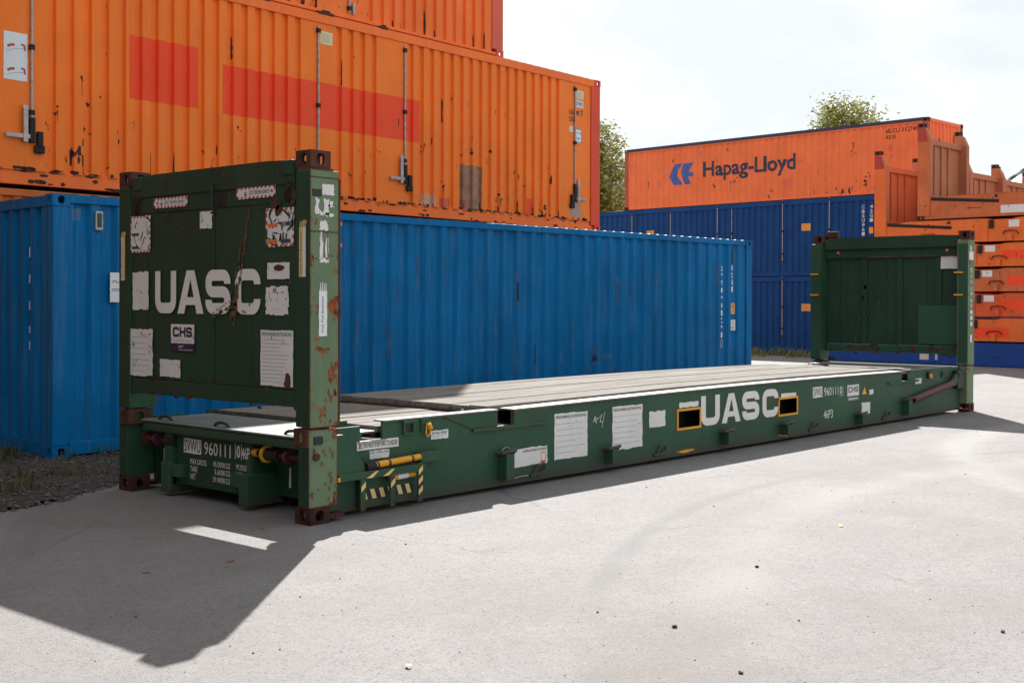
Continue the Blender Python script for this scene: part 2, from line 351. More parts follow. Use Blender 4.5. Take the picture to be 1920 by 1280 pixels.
PLATE = paint('worn grey green deck plate', (.16, .18, .165), var=.2, rust=.22, streak=.2, rough=.6, rscale=4, rustcol=(.09, .04, .025))

# ------------------------------------------------------------------ ground
GS = .0115
def gz(x): return -GS*max(0., x-18.)
bm = bmesh.new()
xs = [-700, -60, -12, 0, 12, 18, 22, 26, 30, 34, 38, 44, 60, 120, 900]; ys = [-700, -60, -20, 0, 20, 40, 80, 800]
V = [[bm.verts.new((x, y, gz(min(x, 60)))) for y in ys] for x in xs]
for i in range(len(xs)-1):
    for j in range(len(ys)-1): bm.faces.new((V[i][j], V[i+1][j], V[i+1][j+1], V[i][j+1]))
o = link('asphalt_yard', bm, ASPH, smooth=True); o['kind'] = 'structure'
# soil and gravel margin under the left container (edge wanders over the asphalt)
edge = [(-9.5, 3.2), (-6.5, 2.75), (-4.2, 2.45), (-2.6, 1.95), (-1.75, 2.0), (-1.1, 2.15), (-.6, 2.3), (-.2, 2.55), (.6, 3.0), (2.2, 3.4), (5, 3.55), (9, 3.5), (13, 3.3), (13.4, 4.2)]
rr = random.Random(3); fine = []
for (a, b) in zip(edge, edge[1:]):
    for k in range(8):
        t = k/8; fine.append((a[0]+(b[0]-a[0])*t+rr.uniform(-.05, .05), a[1]+(b[1]-a[1])*t+rr.uniform(-.06, .06)))
bm = bmesh.new(); back = [(13.4, 14), (-9.5, 14)]
vs = [bm.verts.new((x, y, .006)) for x, y in fine+back]; f = bm.faces.new(vs); bmesh.ops.triangulate(bm, faces=[f])
o = link('gravel_margin', bm, GRAV); o['kind'] = 'structure'
def edge_y(x):
    for (a, b) in zip(edge, edge[1:]):
        if a[0] <= x <= b[0]: return a[1]+(b[1]-a[1])*(x-a[0])/(b[0]-a[0])
    return 4
def stones(name, spots, mat, lo, hi, seed):
    rr = random.Random(seed); bm = bmesh.new()
    for (x, y, z) in spots:
        s = rr.uniform(lo, hi)*(1 if rr.random() < .9 else 1.8); r = bmesh.ops.create_icosphere(bm, subdivisions=1, radius=1)['verts'] if False else None
        P = [(1, 0, 0), (-1, 0, 0), (0, 1, 0), (0, -1, 0), (0, 0, 1), (0, 0, -.6)]
        vs = [bm.verts.new((x+p[0]*s*rr.uniform(.6, 1.2), y+p[1]*s*rr.uniform(.6, 1.2), z+s*.3+p[2]*s*rr.uniform(.4, .8))) for p in P]
        for q in ((0, 2, 4), (2, 1, 4), (1, 3, 4), (3, 0, 4), (2, 0, 5), (1, 2, 5), (3, 1, 5), (0, 3, 5)): bm.faces.new([vs[i] for i in q])
    o = link(name, bm, mat); o['kind'] = 'stuff'; return o
rr = random.Random(11); sp = []
while len(sp) < 7000:
    x = rr.uniform(-4.5, 3.0); y = edge_y(x)+rr.random()**1.4*3.2-.10
    if y < 6: sp.append((x, y, .006))
stones('gravel', sp, STONE, .007, .02, 5)
sp = []
while len(sp) < 900:
    x = rr.uniform(-4.5, 14); y = rr.uniform(-4.8, 1)
    if not (-.1 < x < 12.3 and y > -.15): sp.append((x, y, 0))
stones('scattered_grit', sp, plain('dark grit', (.05, .042, .04), .9, .5, 40), .002, .0055, 6)
def grass(name, spots, mat, h, seed, wd=.006, kind='stuff'):
    rr = random.Random(seed); bm = bmesh.new()
    for (x, y, z, s) in spots:
        a = rr.uniform(0, 6.28); hh = h*s*rr.uniform(.5, 1.2); lean = rr.uniform(.2, .9)*hh; c, d = math.cos(a), math.sin(a); wv = wd*rr.uniform(.7, 1.4)
        p = [(x-d*wv, y+c*wv, z), (x+d*wv, y-c*wv, z), (x+c*lean*.4+d*wv*.7, y+d*lean*.4-c*wv*.7, z+hh*.65), (x+c*lean*.4-d*wv*.7, y+d*lean*.4+c*wv*.7, z+hh*.65), (x+c*lean, y+d*lean, z+hh)]
        v = [bm.verts.new(q) for q in p]; bm.faces.new((v[0], v[1], v[2], v[3])); bm.faces.new((v[3], v[2], v[4]))
    o = link(name, bm, mat); o['kind'] = kind; return o
GRASS = leaf_mat('dry green grass', (.055, .075, .022), (.13, .115, .05)); WEEDG = leaf_mat('yellow green weeds', (.10, .15, .03), (.34, .30, .08))
rr = random.Random(21); sp = []
for k in range(80):
    cx = rr.uniform(-4.5, 2.6); cy = edge_y(cx)+.5+rr.random()*2.6
    for j in range(rr.randint(8, 26)): sp.append((cx+rr.gauss(0, .09), cy+rr.gauss(0, .09), .004, 1))
grass('ground_grass', sp, GRASS, .13, 4)
rr = random.Random(22); sp = []
for k in range(150):
    t = rr.random(); cx = 32.321-.55-.067*t*13-rr.random()*1.6-rr.random()*2.2*(rr.random() < .4); cy = 21.5-t*14
    for j in range(rr.randint(8, 22)): sp.append((cx+rr.gauss(0, .12), cy+rr.gauss(0, .12), gz(cx), 1))
grass('weed_strip', sp, WEEDG, .24, 8, .012)
# dark soil under the weeds
bm = bmesh.new(); rr = random.Random(4); pts = []
for i in range(40): y = 22.5-i*.42; pts.append((29.0+rr.uniform(-.3, .35), y))
pts += [(36, 5.7), (36, 22.5)]
vs = [bm.verts.new((x, y, gz(x)+.006)) for x, y in pts]; bmesh.ops.triangulate(bm, faces=[bm.faces.new(vs)])
o = link('soil_margin', bm, GRAV); o['kind'] = 'structure'

# ------------------------------------------------------------------ ISO corner casting mesh (six faces with oval holes, hollow)
def casting_bm(bm, x0, x1, y0, y1, z0, z1):
    c = Vector(((x0+x1)/2, (y0+y1)/2, (z0+z1)/2)); h = Vector(((x1-x0)/2, (y1-y0)/2, (z1-z0)/2))
    def face(ax, sgn):
        a, b = [(1, 2), (2, 0), (0, 1)][ax]
        ha, hb = h[a], h[b]; oa, ob = (ha*.40, hb*.66) if b == 2 else ((ha*.66, hb*.40) if a == 2 else (ha*.6, hb*.38))
        n = 16; O = []; I = []; D = []
        for i in range(n):
            t = 2*math.pi*(i+.5)/n; ca, sa = math.cos(t), math.sin(t)
            sq = 1/max(abs(ca), abs(sa)); u, v = ca*sq, sa*sq
            if i % 4 in (1, 2) : pass
            p = Vector((0, 0, 0)); p[ax] = h[ax]*sgn
            q = p.copy(); q[a] = ha*max(-1, min(1, u)); q[b] = hb*max(-1, min(1, v)); O.append(q)
            e = p.copy(); ex = .62
            e[a] = oa*math.copysign(abs(ca)**ex, ca); e[b] = ob*math.copysign(abs(sa)**ex, sa); I.append(e)
            k = e.copy(); k[ax] -= .028*sgn; D.append(k)
        mk = lambda L: [bm.verts.new(c+v) for v in L]
        O, I, D = mk(O), mk(I), mk(D)
        # corners
        for i in range(n):
            j = (i+1) % n
            bm.faces.new((O[i], O[j], I[j], I[i])); bm.faces.new((I[i], I[j], D[j], D[i]))
            pa, pb = O[i].co-c, O[j].co-c
            if abs(abs(pa[a])-abs(pb[a])) > 1e-6 and abs(abs(pa[b])-abs(pb[b])) > 1e-6:
                k = Vector((0, 0, 0)); k[ax] = h[ax]*sgn; k[a] = ha*math.copysign(1, pa[a]); k[b] = hb*math.copysign(1, pa[b])
                bm.faces.new((O[i], bm.verts.new(c+k), O[j]))
    for ax in range(3):
        for s in (-1, 1): face(ax, s)
    return bm
def cast(name, parent, mat, *a):
    bm = bmesh.new(); casting_bm(bm, *a); return link(name, bm, mat, parent)

# ------------------------------------------------------------------ containers
def prof(breaks):
    B = sorted(breaks)
    def f(x):
        if x <= B[0][0]: return B[0][1]
        for (a, da), (b, db) in zip(B, B[1:]):
            if a <= x <= b: return da+(db-da)*(x-a)/(b-a) if b > a else db
        return B[-1][1]
    f.b = [p[0] for p in B]; return f
def corr(x0, x1, pitch, crest, slope, depth, flats=(), base=.03):
    """trapezoid break list (x, y); y=base at crest (outermost), base+depth in valley; flats stay at crest"""
    pts = [(x0, base)]; x = x0+.06
    def inflat(a, b): return any(a < f1 and b > f0 for f0, f1 in flats)
    val = pitch-crest-2*slope
    while x+pitch < x1-.02:
        if not inflat(x, x+pitch):
            pts += [(x, base), (x+slope, base+depth), (x+slope+val, base+depth), (x+2*slope+val, base)]
            x += pitch
        else: x += .02
    pts.append((x1, base)); return pts
def sheet_y(pts, z0, z1, flip=None):
    bm = bmesh.new(); A = [bm.verts.new((x, y, z0)) for x, y in pts]; B = [bm.verts.new((x, y, z1)) for x, y in pts]
    for i in range(len(pts)-1): bm.faces.new((A[i], A[i+1], B[i+1], B[i]))
    return bm
def drape(bm, f, off=.003):
    """(u,v,0) -> follows profile f(x)=y on the front side"""
    us = [v.co.x for v in bm.verts]; lo, hi = min(us), max(us)
    for b in f.b:
        if lo < b < hi: bmesh.ops.bisect_plane(bm, geom=bm.verts[:]+bm.edges[:]+bm.faces[:], plane_co=(b, 0, 0), plane_no=(1, 0, 0), dist=1e-5)
    for v in bm.verts: v.co = Vector((v.co.x, f(v.co.x)-off, v.co.y))
    return bm
def container(label, group, L, H, mat, loc, rz, pitch=.278, crest=.072, slope=.068, depth=.036, flats=(), post=None, rail=None, roofm=None, castm=None, endm=None, railh=.075, railb=.15, botrec=0., postw=.165):
    W = 2.438; post = post or mat; rail = rail or mat; castm = castm or post; endm = endm or mat
    t = thing('shipping_container', label, 'container', loc, rz, group)
    for x0, x1 in ((0, .178), (L-.178, L)):
        for y0, y1 in ((0, .162), (W-.162, W)):
            for z0, z1 in ((0, .118), (H-.118, H)): cast('corner_casting', t, castm, x0, x1, y0, y1, z0, z1)
    for x0, x1 in ((.004, .165), (L-postw, L-.004)):
        for y0, y1 in ((.005, .13), (W-.13, W-.005)): link('corner_post', bx(x0, x1, y0, y1, .118, H-.118, bevel=.012), mat if (postw > .2 and x0 < 1) else post, t)
    pts = corr(.165, L-postw, pitch, crest, slope, depth, flats); f = prof(pts)
    link('side_wall', sheet_y(pts, railb-.01, H-railh+.005), mat, t)
    link('side_wall', sheet_y([(x, W-y) for x, y in pts], railb-.01, H-railh+.005), mat, t)
    for y0, y1 in ((.012, .075), (W-.075, W-.012)): link('top_rail', bx(.178, L-.178, y0, y1, H-railh-.01, H-.003, bevel=.006), rail, t)
    for y0, y1 in ((.018+botrec, .13), (W-.13, W-.018-botrec)): link('bottom_rail', bx(.178, L-.178, y0, y1, .022, railb, bevel=.006), rail, t)
    # ends
    epts = corr(.162, W-.162, .25, .08, .05, .045, base=.02)
    bm = sheet_y(epts, .12, H-.1)
    for v in bm.verts: v.co = Vector((v.co.y, W-v.co.x, v.co.z))
    link('end_wall', bm, endm, t)
    bm = sheet_y(epts, .12, H-.1)
    for v in bm.verts: v.co = Vector((L-v.co.y, v.co.x, v.co.z))
    link('end_wall', bm, endm, t)
    for x0, x1 in ((.01, .09), (L-.09, L-.01)):
        link('end_rail', bx(x0, x1, .162, W-.162, H-.115, H-.012), rail, t); link('end_rail', bx(x0, x1, .162, W-.162, .01, .14), rail, t)
    # corrugated roof
    bm = bmesh.new(); x = .1; rows = []; k = 0
    while x < L-.1: rows.append((x, H-.009 if k % 4 in (0, 1) else H+.004)); x += (.06 if k % 2 == 0 else .045); k += 1
    A = [bm.verts.new((x, .03, z)) for x, z in rows]; B = [bm.verts.new((x, W-.03, z)) for x, z in rows]
    for i in range(len(rows)-1): bm.faces.new((A[i], A[i+1], B[i+1], B[i]))
    link('roof', bm, roofm or mat, t)
    link('floor', bx(.1, L-.1, .14, W-.14, .06, .16), DSTEEL, t)
    return t, f
def lettering(parent, s, f, u0, u1, v0, v1, mat, off=.004, offset=0., name='lettering'): return link(name, drape(text_bm(s, u0, u1, v0, v1, offset), f, off), mat, parent)
def panel_label(parent, f, u0, u1, v0, v1, mat, off=.003, name='label_sticker', j=.003, seed=1):
    # stiff sheet sticker: lies on the outermost crests between u0 and u1
    y = min(f(u0), f(u1), f((u0+u1)/2)); bm = bmesh.new(); ragged(bm, u0, u1, v0, v1, j, seed=seed); return fy(name, bm, y-off, mat, parent), y-off
def rust_marks(parent, f, n, u0, u1, v0, v1, seed, mat=RUSTD, big=1., low=.35, name='rust_stains'):
    rr = random.Random(seed); bm = bmesh.new()
    brk = [b for b in f.b if u0 < b < u1]
    for k in range(n):
        u = rr.choice(brk)+rr.uniform(-.03, .03) if brk and rr.random() < .6 else rr.uniform(u0, u1); v = v0+(v1-v0)*(rr.random() if rr.random() > low else rr.random()**3)
        s = big*rr.choice((.008, .012, .015, .02, .035)); m = rr.randint(1, 4)
        for q in range(m): blob(bm, u+rr.gauss(0, s*.8), v+rr.gauss(0, s*1.6), s*rr.uniform(.4, 1), s*rr.uniform(.6, 1.8), k*5+q+seed, 11, .72)
        if rr.random() < .6:
            l = s*rr.uniform(2, 9); wv = s*rr.uniform(.12, .35); v2 = max(v0, v-l); flat_poly(bm, [(u-wv, v), (u-wv*.5, v2), (u+wv*.4, v2), (u+wv, v)])
    o = link(name, drape(bm, f, .0022), mat, parent); o['kind'] = 'stuff'; return o
def seam_rust(parent, f, u0, u1, z, seed, mat=RUSTD, h=.05, n=70, name='rust_stains'):
    rr = random.Random(seed); bm = bmesh.new()
    for k in range(n):
        u = rr.uniform(u0, u1); s = rr.uniform(.02, .09); blob(bm, u, z+rr.uniform(0, h*.3), s, rr.uniform(.15, .8)*h, k+seed, 13, .75)
    o = link(name, drape(bm, f, .0032), mat, parent); o['kind'] = 'stuff'; return o
def groove_rust(parent, f, n, u0, u1, v0, seed, mat=None, name='rust_stains'):
    rr = random.Random(seed); bm = bmesh.new(); brk = [b for b in f.b if u0 < b < u1]; used = set()
    for k in range(n):
        b = rr.choice(brk)
        if b in used: continue
        used.add(b); wv = rr.uniform(.003, .008); h = rr.choice((.05, .08, .12, .2, .32))*rr.uniform(.6, 1.3); v = v0+(0 if rr.random() < .75 else rr.uniform(.2, 1.8)); m = 6
        L_ = [(b-.003-wv*rr.uniform(.2, 1), v+h*i/m) for i in range(m)]; R_ = [(b+.003+wv*rr.uniform(.2, 1), v+h*i/m) for i in range(m)]
        flat_poly(bm, L_[:1]+R_[:1]+R_[1:]+[(b, v+h)]+L_[1:][::-1])
    o = link(name, drape(bm, f, .0027), mat or RUSTD, parent); o['kind'] = 'stuff'; return o
def lock_rod(parent, f, x, z0, z1, handle=0):
    y = f(x)-.022; bm = bmesh.new(); tube(bm, (x, y, z0), (x, y, z1), .016, 8); rod = link('lock_rod', bm, STEEL, parent)
    bm = bmesh.new()
    for z in (z0+.03, z0+.3, (z0+z1)/2, z1-.1): box(bm, x-.03, x+.03, y-.02, y+.03, z, z+.06)
    link('rod_guide', bm, DSTEEL, rod)
    if handle:
        d = handle; hz = .60
        bm = bmesh.new(); box(bm, x-d*.09-.03, x-d*.09+.03, y-.035, y-.012, hz-.08, hz+.30, bevel=.006); tube(bm, (x-d*.09, y-.03, hz+.33), (x-d*.09, y-.02, hz+.33), .035, 10)
        link('rod_handle', bm, STEEL, rod)
        bm = bmesh.new(); box(bm, *sorted((x-d*.33, x)), y-.028, y-.006, hz-.035, hz+.015, bevel=.004); link('handle_bar', bm, STEEL, rod)
        bm = bmesh.new(); box(bm, *sorted((x+d*.06, x+d*.13)), y-.04, y+.01, hz-.12, hz+.06, bevel=.01); box(bm, *sorted((x+d*.03, x+d*.16)), y-.03, y+.01, hz-.2, hz-.1, bevel=.02); box(bm, x-.035, x+.035, y-.03, y+.02, hz-.08, hz+.22, bevel=.01)
        link('handle_catch', bm, DSTEEL, rod)
    return rod

# blue container behind the rack
blue, fb = container('bright blue corrugated container standing on the gravel behind the green flat rack', None, 12.192, 2.591, BLU, (.585, 4.624, 0), -.0547, roofm=BLU, slope=.045, crest=.09, depth=.04)
for i, ch in enumerate('SVWU981291'): lettering(blue, ch, fb, 11.315, 11.415, 2.06-i*.121, 2.06-i*.121+.09, WLET, offset=.03)
lettering(blue, '4', fb, 11.33, 11.40, .835, .915, WLET); bm = bmesh.new()
for a in ((11.31, 11.316, .82, .93), (11.414, 11.42, .82, .93), (11.31, 11.42, .815, .821), (11.31, 11.42, .929, .935)): flat_poly(bm, [(a[0], a[2]), (a[1], a[2]), (a[1], a[3]), (a[0], a[3])])
link('digit_frame', drape(bm, fb, .004), WLET, blue)
for i, ch in enumerate('42G1'): lettering(blue, ch, fb, 11.61, 11.71, 2.08-i*.118, 2.08-i*.118+.09, WLET, offset=.03)
yl, yy = panel_label(blue, fb, 11.60, 11.71, 1.36, 1.54, YLAB); fy('print', text_bm('30', 11.62, 11.69, 1.46, 1.52), yy-.001, INK, yl); fy('print', text_bm('1', 11.65, 11.67, 1.38, 1.44), yy-.001, INK, yl)
wl, yy = panel_label(blue, fb, 11.60, 11.73, 1.09, 1.265, PAPER); fy('print', text_bm('C', 11.63, 11.70, 1.19, 1.25), yy-.001, INK, wl); fy('print', text_bm('ISO', 11.62, 11.71, 1.11, 1.16), yy-.001, INK, wl)
link('vent', bx(.445, .525, .0, .03, 2.25, 2.44, bevel=.008), STEEL, blue); link('vent_cover', bx(.463, .507, -.012, .0, 2.28, 2.42, bevel=.008), INKT, blue)
link('vent', bx(11.63, 11.665, .01, .03, 2.2, 2.42, bevel=.006), INKT, blue)
pl, yy = panel_label(blue, fb, .612, .86, 1.53, 1.83, PAPER); fy('print', text_bm('Mobil', .64, .78, 1.72, 1.755), yy-.001, INK, pl)
bm = bmesh.new(); [flat_poly(bm, [(.63, z), (.84, z), (.84, z+.006), (.63, z+.006)]) for z in (1.66, 1.645)]; fy('print', bm, yy-.001, INK, pl)
bm = bmesh.new(); ragged(bm, .2, .32, 2.34, 2.46, .01, 6, 4); link('paint_touch_up', drape(bm, fb, .002), plain('pale blue touch up', (.03, .13, .28), .5, .1), blue)
rust_marks(blue, fb, 4, .4, 11.9, .25, 2.4, 91, RUSTD, .55); rr = random.Random(5); bm = bmesh.new()
for k in range(26):
    u = rr.uniform(3.5, 11.8); v = rr.uniform(.3, 1.9); flat_poly(bm, [(u, v), (u+rr.uniform(.03, .07), v), (u+rr.uniform(.03, .07), v+rr.uniform(.1, .5)), (u, v+rr.uniform(.1, .5))])
for k in range(8): blob(bm, 8.3+rr.gauss(0, .14), .55+rr.gauss(0, .12), rr.uniform(.04, .12), rr.uniform(.04, .12), k)
o = link('paint_scuffs', drape(bm, fb, .002), plain('dull blue scuffed paint', (.006, .095, .25), .65, .3, 5), blue); o['kind'] = 'stuff'
# white lettering trace on the shaded end
bm = bmesh.new()
for k, z in enumerate([1.98, 1.72, 1.45, 1.22, 1.05]): box(bm, .012, .0185, .538, .549, z, z+rr.uniform(.03, .12))
link('lettering', bm, WLET, blue)

# orange stack
TH1 = .03; L0 = 12.192; o1 = Vector((13.352-L0*math.cos(TH1), 7.629-L0*math.sin(TH1), 0))
low, fl = container('dirty orange container at ground level, mostly hidden behind the bright blue container', None, L0, 2.86, ORD, tuple(o1), TH1, pitch=.24, crest=.09, slope=.03, depth=.03)
fl1 = ((.2, .78), (5.0, 5.42), (6.5, 6.95), (11.2, 11.72))
mid, fm = container('orange container with long red painted bands, stacked above the bright blue container', None, L0, 2.896, ORA, (o1.x, o1.y, 2.896), TH1, pitch=.24, crest=.125, slope=.014, depth=.046, postw=.29, flats=fl1, post=REDP, rail=ORA2, railh=.13, railb=.20, botrec=.03)
for u0, u1, v0, v1 in ((1.91, 2.99, 1.23, 2.04), (3.36, 7.27, 1.21, 1.88)):
    bm = bmesh.new(); n = 3; flat_poly(bm, [(u0, v0), (u1, v0), (u1, v1), (u0, v1)]); link('painted_band', drape(bm, fm, .002), REDPATCH, mid)
lock_rod(mid, fm, .575, .55, 2.7, 1); lock_rod(mid, fm, 5.06, .3, 2.7); lock_rod(mid, fm, 6.87, .55, 2.7, 1); lock_rod(mid, fm, 11.39, .5, 2.7, -1)
sg, yy = panel_label(mid, fm, .235, .53, 1.24, 1.80, PAPER)
for z in (1.64, 1.36):
    bm = bmesh.new(); stroke(bm, [(.28, z-.015), (.33, z+.01), (.37, z+.012)], .03); fy('print', bm, yy-.0012, INKR, sg); bm = bmesh.new(); stroke(bm, [(.45, z+.03), (.49, z+.02), (.50, z-.04)], .022); fy('print', bm, yy-.0012, INKR, sg)
    bm = bmesh.new(); stroke(bm, [(.27, z-.07), (.38, z-.03), (.50, z-.02)], .006); fy('print', bm, yy-.0012, INKG, sg)
l1, yy = panel_label(mid, fm, 5.11, 5.35, 2.45, 2.64, PALEY); bm = bmesh.new()
for k in range(5): flat_poly(bm, [(5.14, 2.485+k*.028), (5.30, 2.485+k*.028), (5.30, 2.493+k*.028), (5.14, 2.493+k*.028)])
fy('print', bm, yy-.001, INKG, l1)
l1, yy = panel_label(mid, fm, 11.41, 11.68, 2.47, 2.63, PALEY); bm = bmesh.new()
for k in range(4): flat_poly(bm, [(11.44, 2.50+k*.028), (11.62, 2.50+k*.028), (11.62, 2.507+k*.028), (11.44, 2.507+k*.028)])
fy('print', bm, yy-.001, INKG, l1)
l1, yy = panel_label(mid, fm, 11.41, 11.67, 2.31, 2.44, PAPER); fy('print', text_bm('SVWU', 11.43, 11.65, 2.33, 2.42, .02), yy-.001, INK, l1)
lettering(mid, '165', fm, 11.23, 11.37, 2.15, 2.25, INK, .004, .02); lettering(mid, '090', fm, 11.42, 11.54, 2.15, 2.25, INK, .004, .02); lettering(mid, '7', fm, 11.59, 11.66, 2.14, 2.26, INK, .004, .02); lettering(mid, '15G5', fm, 11.23, 11.45, 2.02, 2.12, INK, .004, .02)
l1, yy = panel_label(mid, fm, 11.42, 11.62, 1.64, 1.91, PAPER); fy('print', text_bm('2,9 m', 11.45, 11.59, 1.80, 1.85), yy-.001, INK, l1); fy('print', text_bm("9'6\"", 11.45, 11.58, 1.69, 1.75), yy-.001, INK, l1)
bm = bmesh.new(); stroke(bm, [(11.43, 1.65), (11.61, 1.65), (11.61, 1.90), (11.43, 1.90), (11.43, 1.65)], .012); fy('print', bm, yy-.001, INK, l1)
l1, yy = panel_label(mid, fm, 11.24, 11.34, 1.83, 1.93, PAPER); fy('print', text_bm('CI', 11.26, 11.32, 1.85, 1.91), yy-.001, INK, l1)
for u0, u1, v0, v1, mt in ((8.24, 8.76, .21, .95, DIRTP), (11.25, 11.62, .25, .49, GREYP), (7.72, 7.92, .21, .36, PINK), (8.27, 8.33, .21, .33, PINK), (9.98, 10.18, .21, .50, REDPATCH), (5.9, 7.6, .21, .50, FADEW) if False else (7.3, 7.6, .21, .4, FADEW)):
    bm = bmesh.new(); ragged(bm, u0, u1, v0, v1, .012, 8, int(u0*10)); link('overpaint_patch', drape(bm, fm, .0018), mt, mid)
rust_marks(mid, fm, 70, .2, 12.0, .22, 2.7, 31, RUSTD, .65, .4); rust_marks(mid, fm, 16, .3, 12.0, .3, 1.3, 37, RUSTD, 1.5, .3); rust_marks(mid, fm, 40, .2, 12, .22, 1.2, 41, RUSTO, .7)
seam_rust(mid, fm, .3, 11.9, .205, 51, RUSTD, .05, 170); groove_rust(mid, fm, 46, .3, 11.9, .21, 53)
bm = bmesh.new(); rr = random.Random(9)
for k in range(60): blob(bm, rr.uniform(.25, 11.9), rr.choice((.03, .04, .12, .17))+rr.uniform(0, .03), rr.uniform(.03, .13), rr.uniform(.01, .035), k)
o = fy('rust_stains', bm, .0455, RUSTD, mid); o['kind'] = 'stuff'
for k, lb in enumerate(('lowest orange container of the next stack beyond the left edge', 'middle orange container of the next stack beyond the left edge', 'upper orange container of the next stack beyond the left edge')):
    dup(low, (o1.x-L0-.25, o1.y-(L0+.25)*math.sin(TH1), k*2.87), label=lb)
fl2 = ((8.2, 8.95), (4.4, 4.7), (2.2, 2.7))
TOPX = 10.47; o2 = Vector((TOPX-L0*math.cos(TH1), 7.629-(13.352-TOPX)*math.sin(TH1)+.02-L0*math.sin(TH1), 5.792))
top, ft = container('orange container with pale red corner post on top of the tall left stack', None, L0, 2.896, ORA2, tuple(o2), TH1, pitch=.24, crest=.125, slope=.014, depth=.046, postw=.29, flats=fl2, post=PINK, rail=ORA2, railh=.13, railb=.07)
lock_rod(top, ft, 8.57, .12, 2.7); lock_rod(top, ft, 4.55, .1, 2.7)
link('rod_handle', bx(8.635, 8.675, -.01, .02, .1, .27, bevel=.006), STEEL, top)
l1, yy = panel_label(top, ft, 8.68, 8.87, .76, 1.10, PALEY); bm = bmesh.new(); stroke(bm, [(8.69, .77), (8.86, .77), (8.86, 1.09), (8.69, 1.09), (8.69, .77)], .012); fy('print', bm, yy-.001, INK, l1)
fy('print', text_bm("9'6\"", 8.71, 8.84, .82, .90), yy-.001, INK, l1); fy('print', text_bm('2,9m', 8.71, 8.84, .96, 1.02), yy-.001, INK, l1)
bm = bmesh.new(); ragged(bm, 4.9, 5.85, .1, .55, .02, 8, 2); link('overpaint_patch', drape(bm, ft, .0018), FADEW, top)
rust_marks(top, ft, 70, 3.0, 9.2, .1, 1.2, 61, RUSTD, .7, .6); groove_rust(top, ft, 40, 3.0, 11.9, .08, 65); rust_marks(top, ft, 30, 3.0, 9.2, .08, .4, 63, RUSTO, .9, .8)
# clutter lying on the middle container's roof edge
for i, (u, l) in enumerate(((4.05, .10), (5.2, .16), (6.4, .09))):
    q = o1+Vector((u*math.cos(TH1), u*math.sin(TH1), 0)); bm = bmesh.new(); box(bm, -l, l, -.05, .02, 0, .045, bevel=.01); box(bm, -l*.3, l*.6, -.04, .0, .045, .075, bevel=.008)
    ob = link('lashing_hook', bm, RUSTD); ob.location = (q.x, q.y+.055, 5.777); ob.rotation_euler.z = TH1
    tag(ob, ('small dark rusty hook on the ledge between the stacked orange containers, far left', 'larger dark rusty hook on the ledge below the pale overpainted patch', 'small dark rusty hook on the ledge above the long red band')[i], 'hook', 'hooks on the ledge between orange containers')

# far stack: two dark blue containers and the orange one with the shipping line name
TH2 = -1.638; oh = (32.321, 20.849, -.155); ux, uy = math.cos(TH2), math.sin(TH2)
def far(L, dx, z): return (oh[0]+ux*dx, oh[1]+uy*dx, z)
b3, f3 = container('dark blue container at the bottom of the far stack, standing in the weeds', 'dark blue containers of the far stack', 13.6, 2.591, BLU2, far(13.6, -1.4, oh[2]), TH2, pitch=.25, crest=.11, slope=.03, depth=.035, railh=.16)
b2, f2 = container('dark blue container with white door bars in the middle of the far stack', 'dark blue containers of the far stack', 13.6, 2.591, BLU2, far(13.6, -1.4, oh[2]+2.591), TH2, pitch=.25, crest=.11, slope=.03, depth=.035, railh=.16)
for dx in (.35, 2.17, 4.29, 4.88, 6.98, 8.77): lock_rod(b2, f2, dx+1.4, .45, 2.585)
for dx in (6.98, 2.2): lock_rod(b3, f3, dx+1.4, .5, 2.585)
for t, f, spots in ((b2, f2, ((7.71, 1.53), (1.07, 1.55))), (b3, f3, ((7.72, 1.43),))):
    for dx, z in spots:
        l1, yy = panel_label(t, f, dx+1.4, dx+1.74, z, z+.24, YLAB); bm = bmesh.new()
        for k in range(4): flat_poly(bm, [(dx+1.44, z+.04+k*.05), (dx+1.68, z+.04+k*.05), (dx+1.68, z+.052+k*.05), (dx+1.44, z+.052+k*.05)])
        fy('print', bm, yy-.002, INKR, l1)
for i, ch in enumerate('CBSU961'): lettering(b2, ch, f2, 11.32, 11.44, 2.16-i*.145, 2.27-i*.145, WLET, .005, .015)
for i, ch in enumerate('42G1'): lettering(b2, ch, f2, 11.62, 11.73, 2.16-i*.145, 2.27-i*.145, WLET, .005, .015)
l1, yy = panel_label(b2, f2, 11.6, 11.74, 1.35, 1.55, YLAB)
hl, fh = container('orange red container with blue arrow logo and dark lettering on the far stack', None, L0, 2.299, ORA3, (oh[0], oh[1], oh[2]+5.182), TH2, pitch=.26, crest=.09, slope=.05, depth=.03, post=paint('weathered red corner post', (.42, .10, .06), rust=.35, streak=.5, rough=.65, light=.4), castm=RUST, railh=.14, railb=.06)
z0 = -(oh[2]+5.182)
link('roof_edge', bx(.15, L0-.15, -.004, .010, 2.2, 2.305), INKB, hl)
# logo: two slanted arrow shapes
lx, lz, lw, lh = 2.09, .82, 1.10, .78
bm = bmesh.new()
def lp(pts): flat_poly(bm, [(lx+u*lw, lz+v*lh) for u, v in pts])
lp([(0, .40), (.24, .98), (.54, 1), (.40, .70), (.36, .45), (.46, .22), (.56, 0), (.22, 0)]); lp([(.60, .98), (1.0, 1), (.84, .58), (1.0, .54), (.98, .36), (.80, .36), (.92, .0), (.68, 0), (.54, .36), (.50, .55), (.54, .78)])
link('logo', drape(bm, fh, .004), HLB, hl)
[lettering(hl, 'Hapag-Lloyd', fh, 3.63+k*.018, 7.45+k*.018, .86, 1.58, INKB, .005+k*.0015, .020) for k in (0, 1)]
lettering(hl, 'HLCU 3127450', fh, 10.75, 11.95, 1.92, 2.06, RUSTD, .004, .01); lettering(hl, '4310', fh, 10.75, 11.1, 1.72, 1.86, RUSTD, .004, .01)
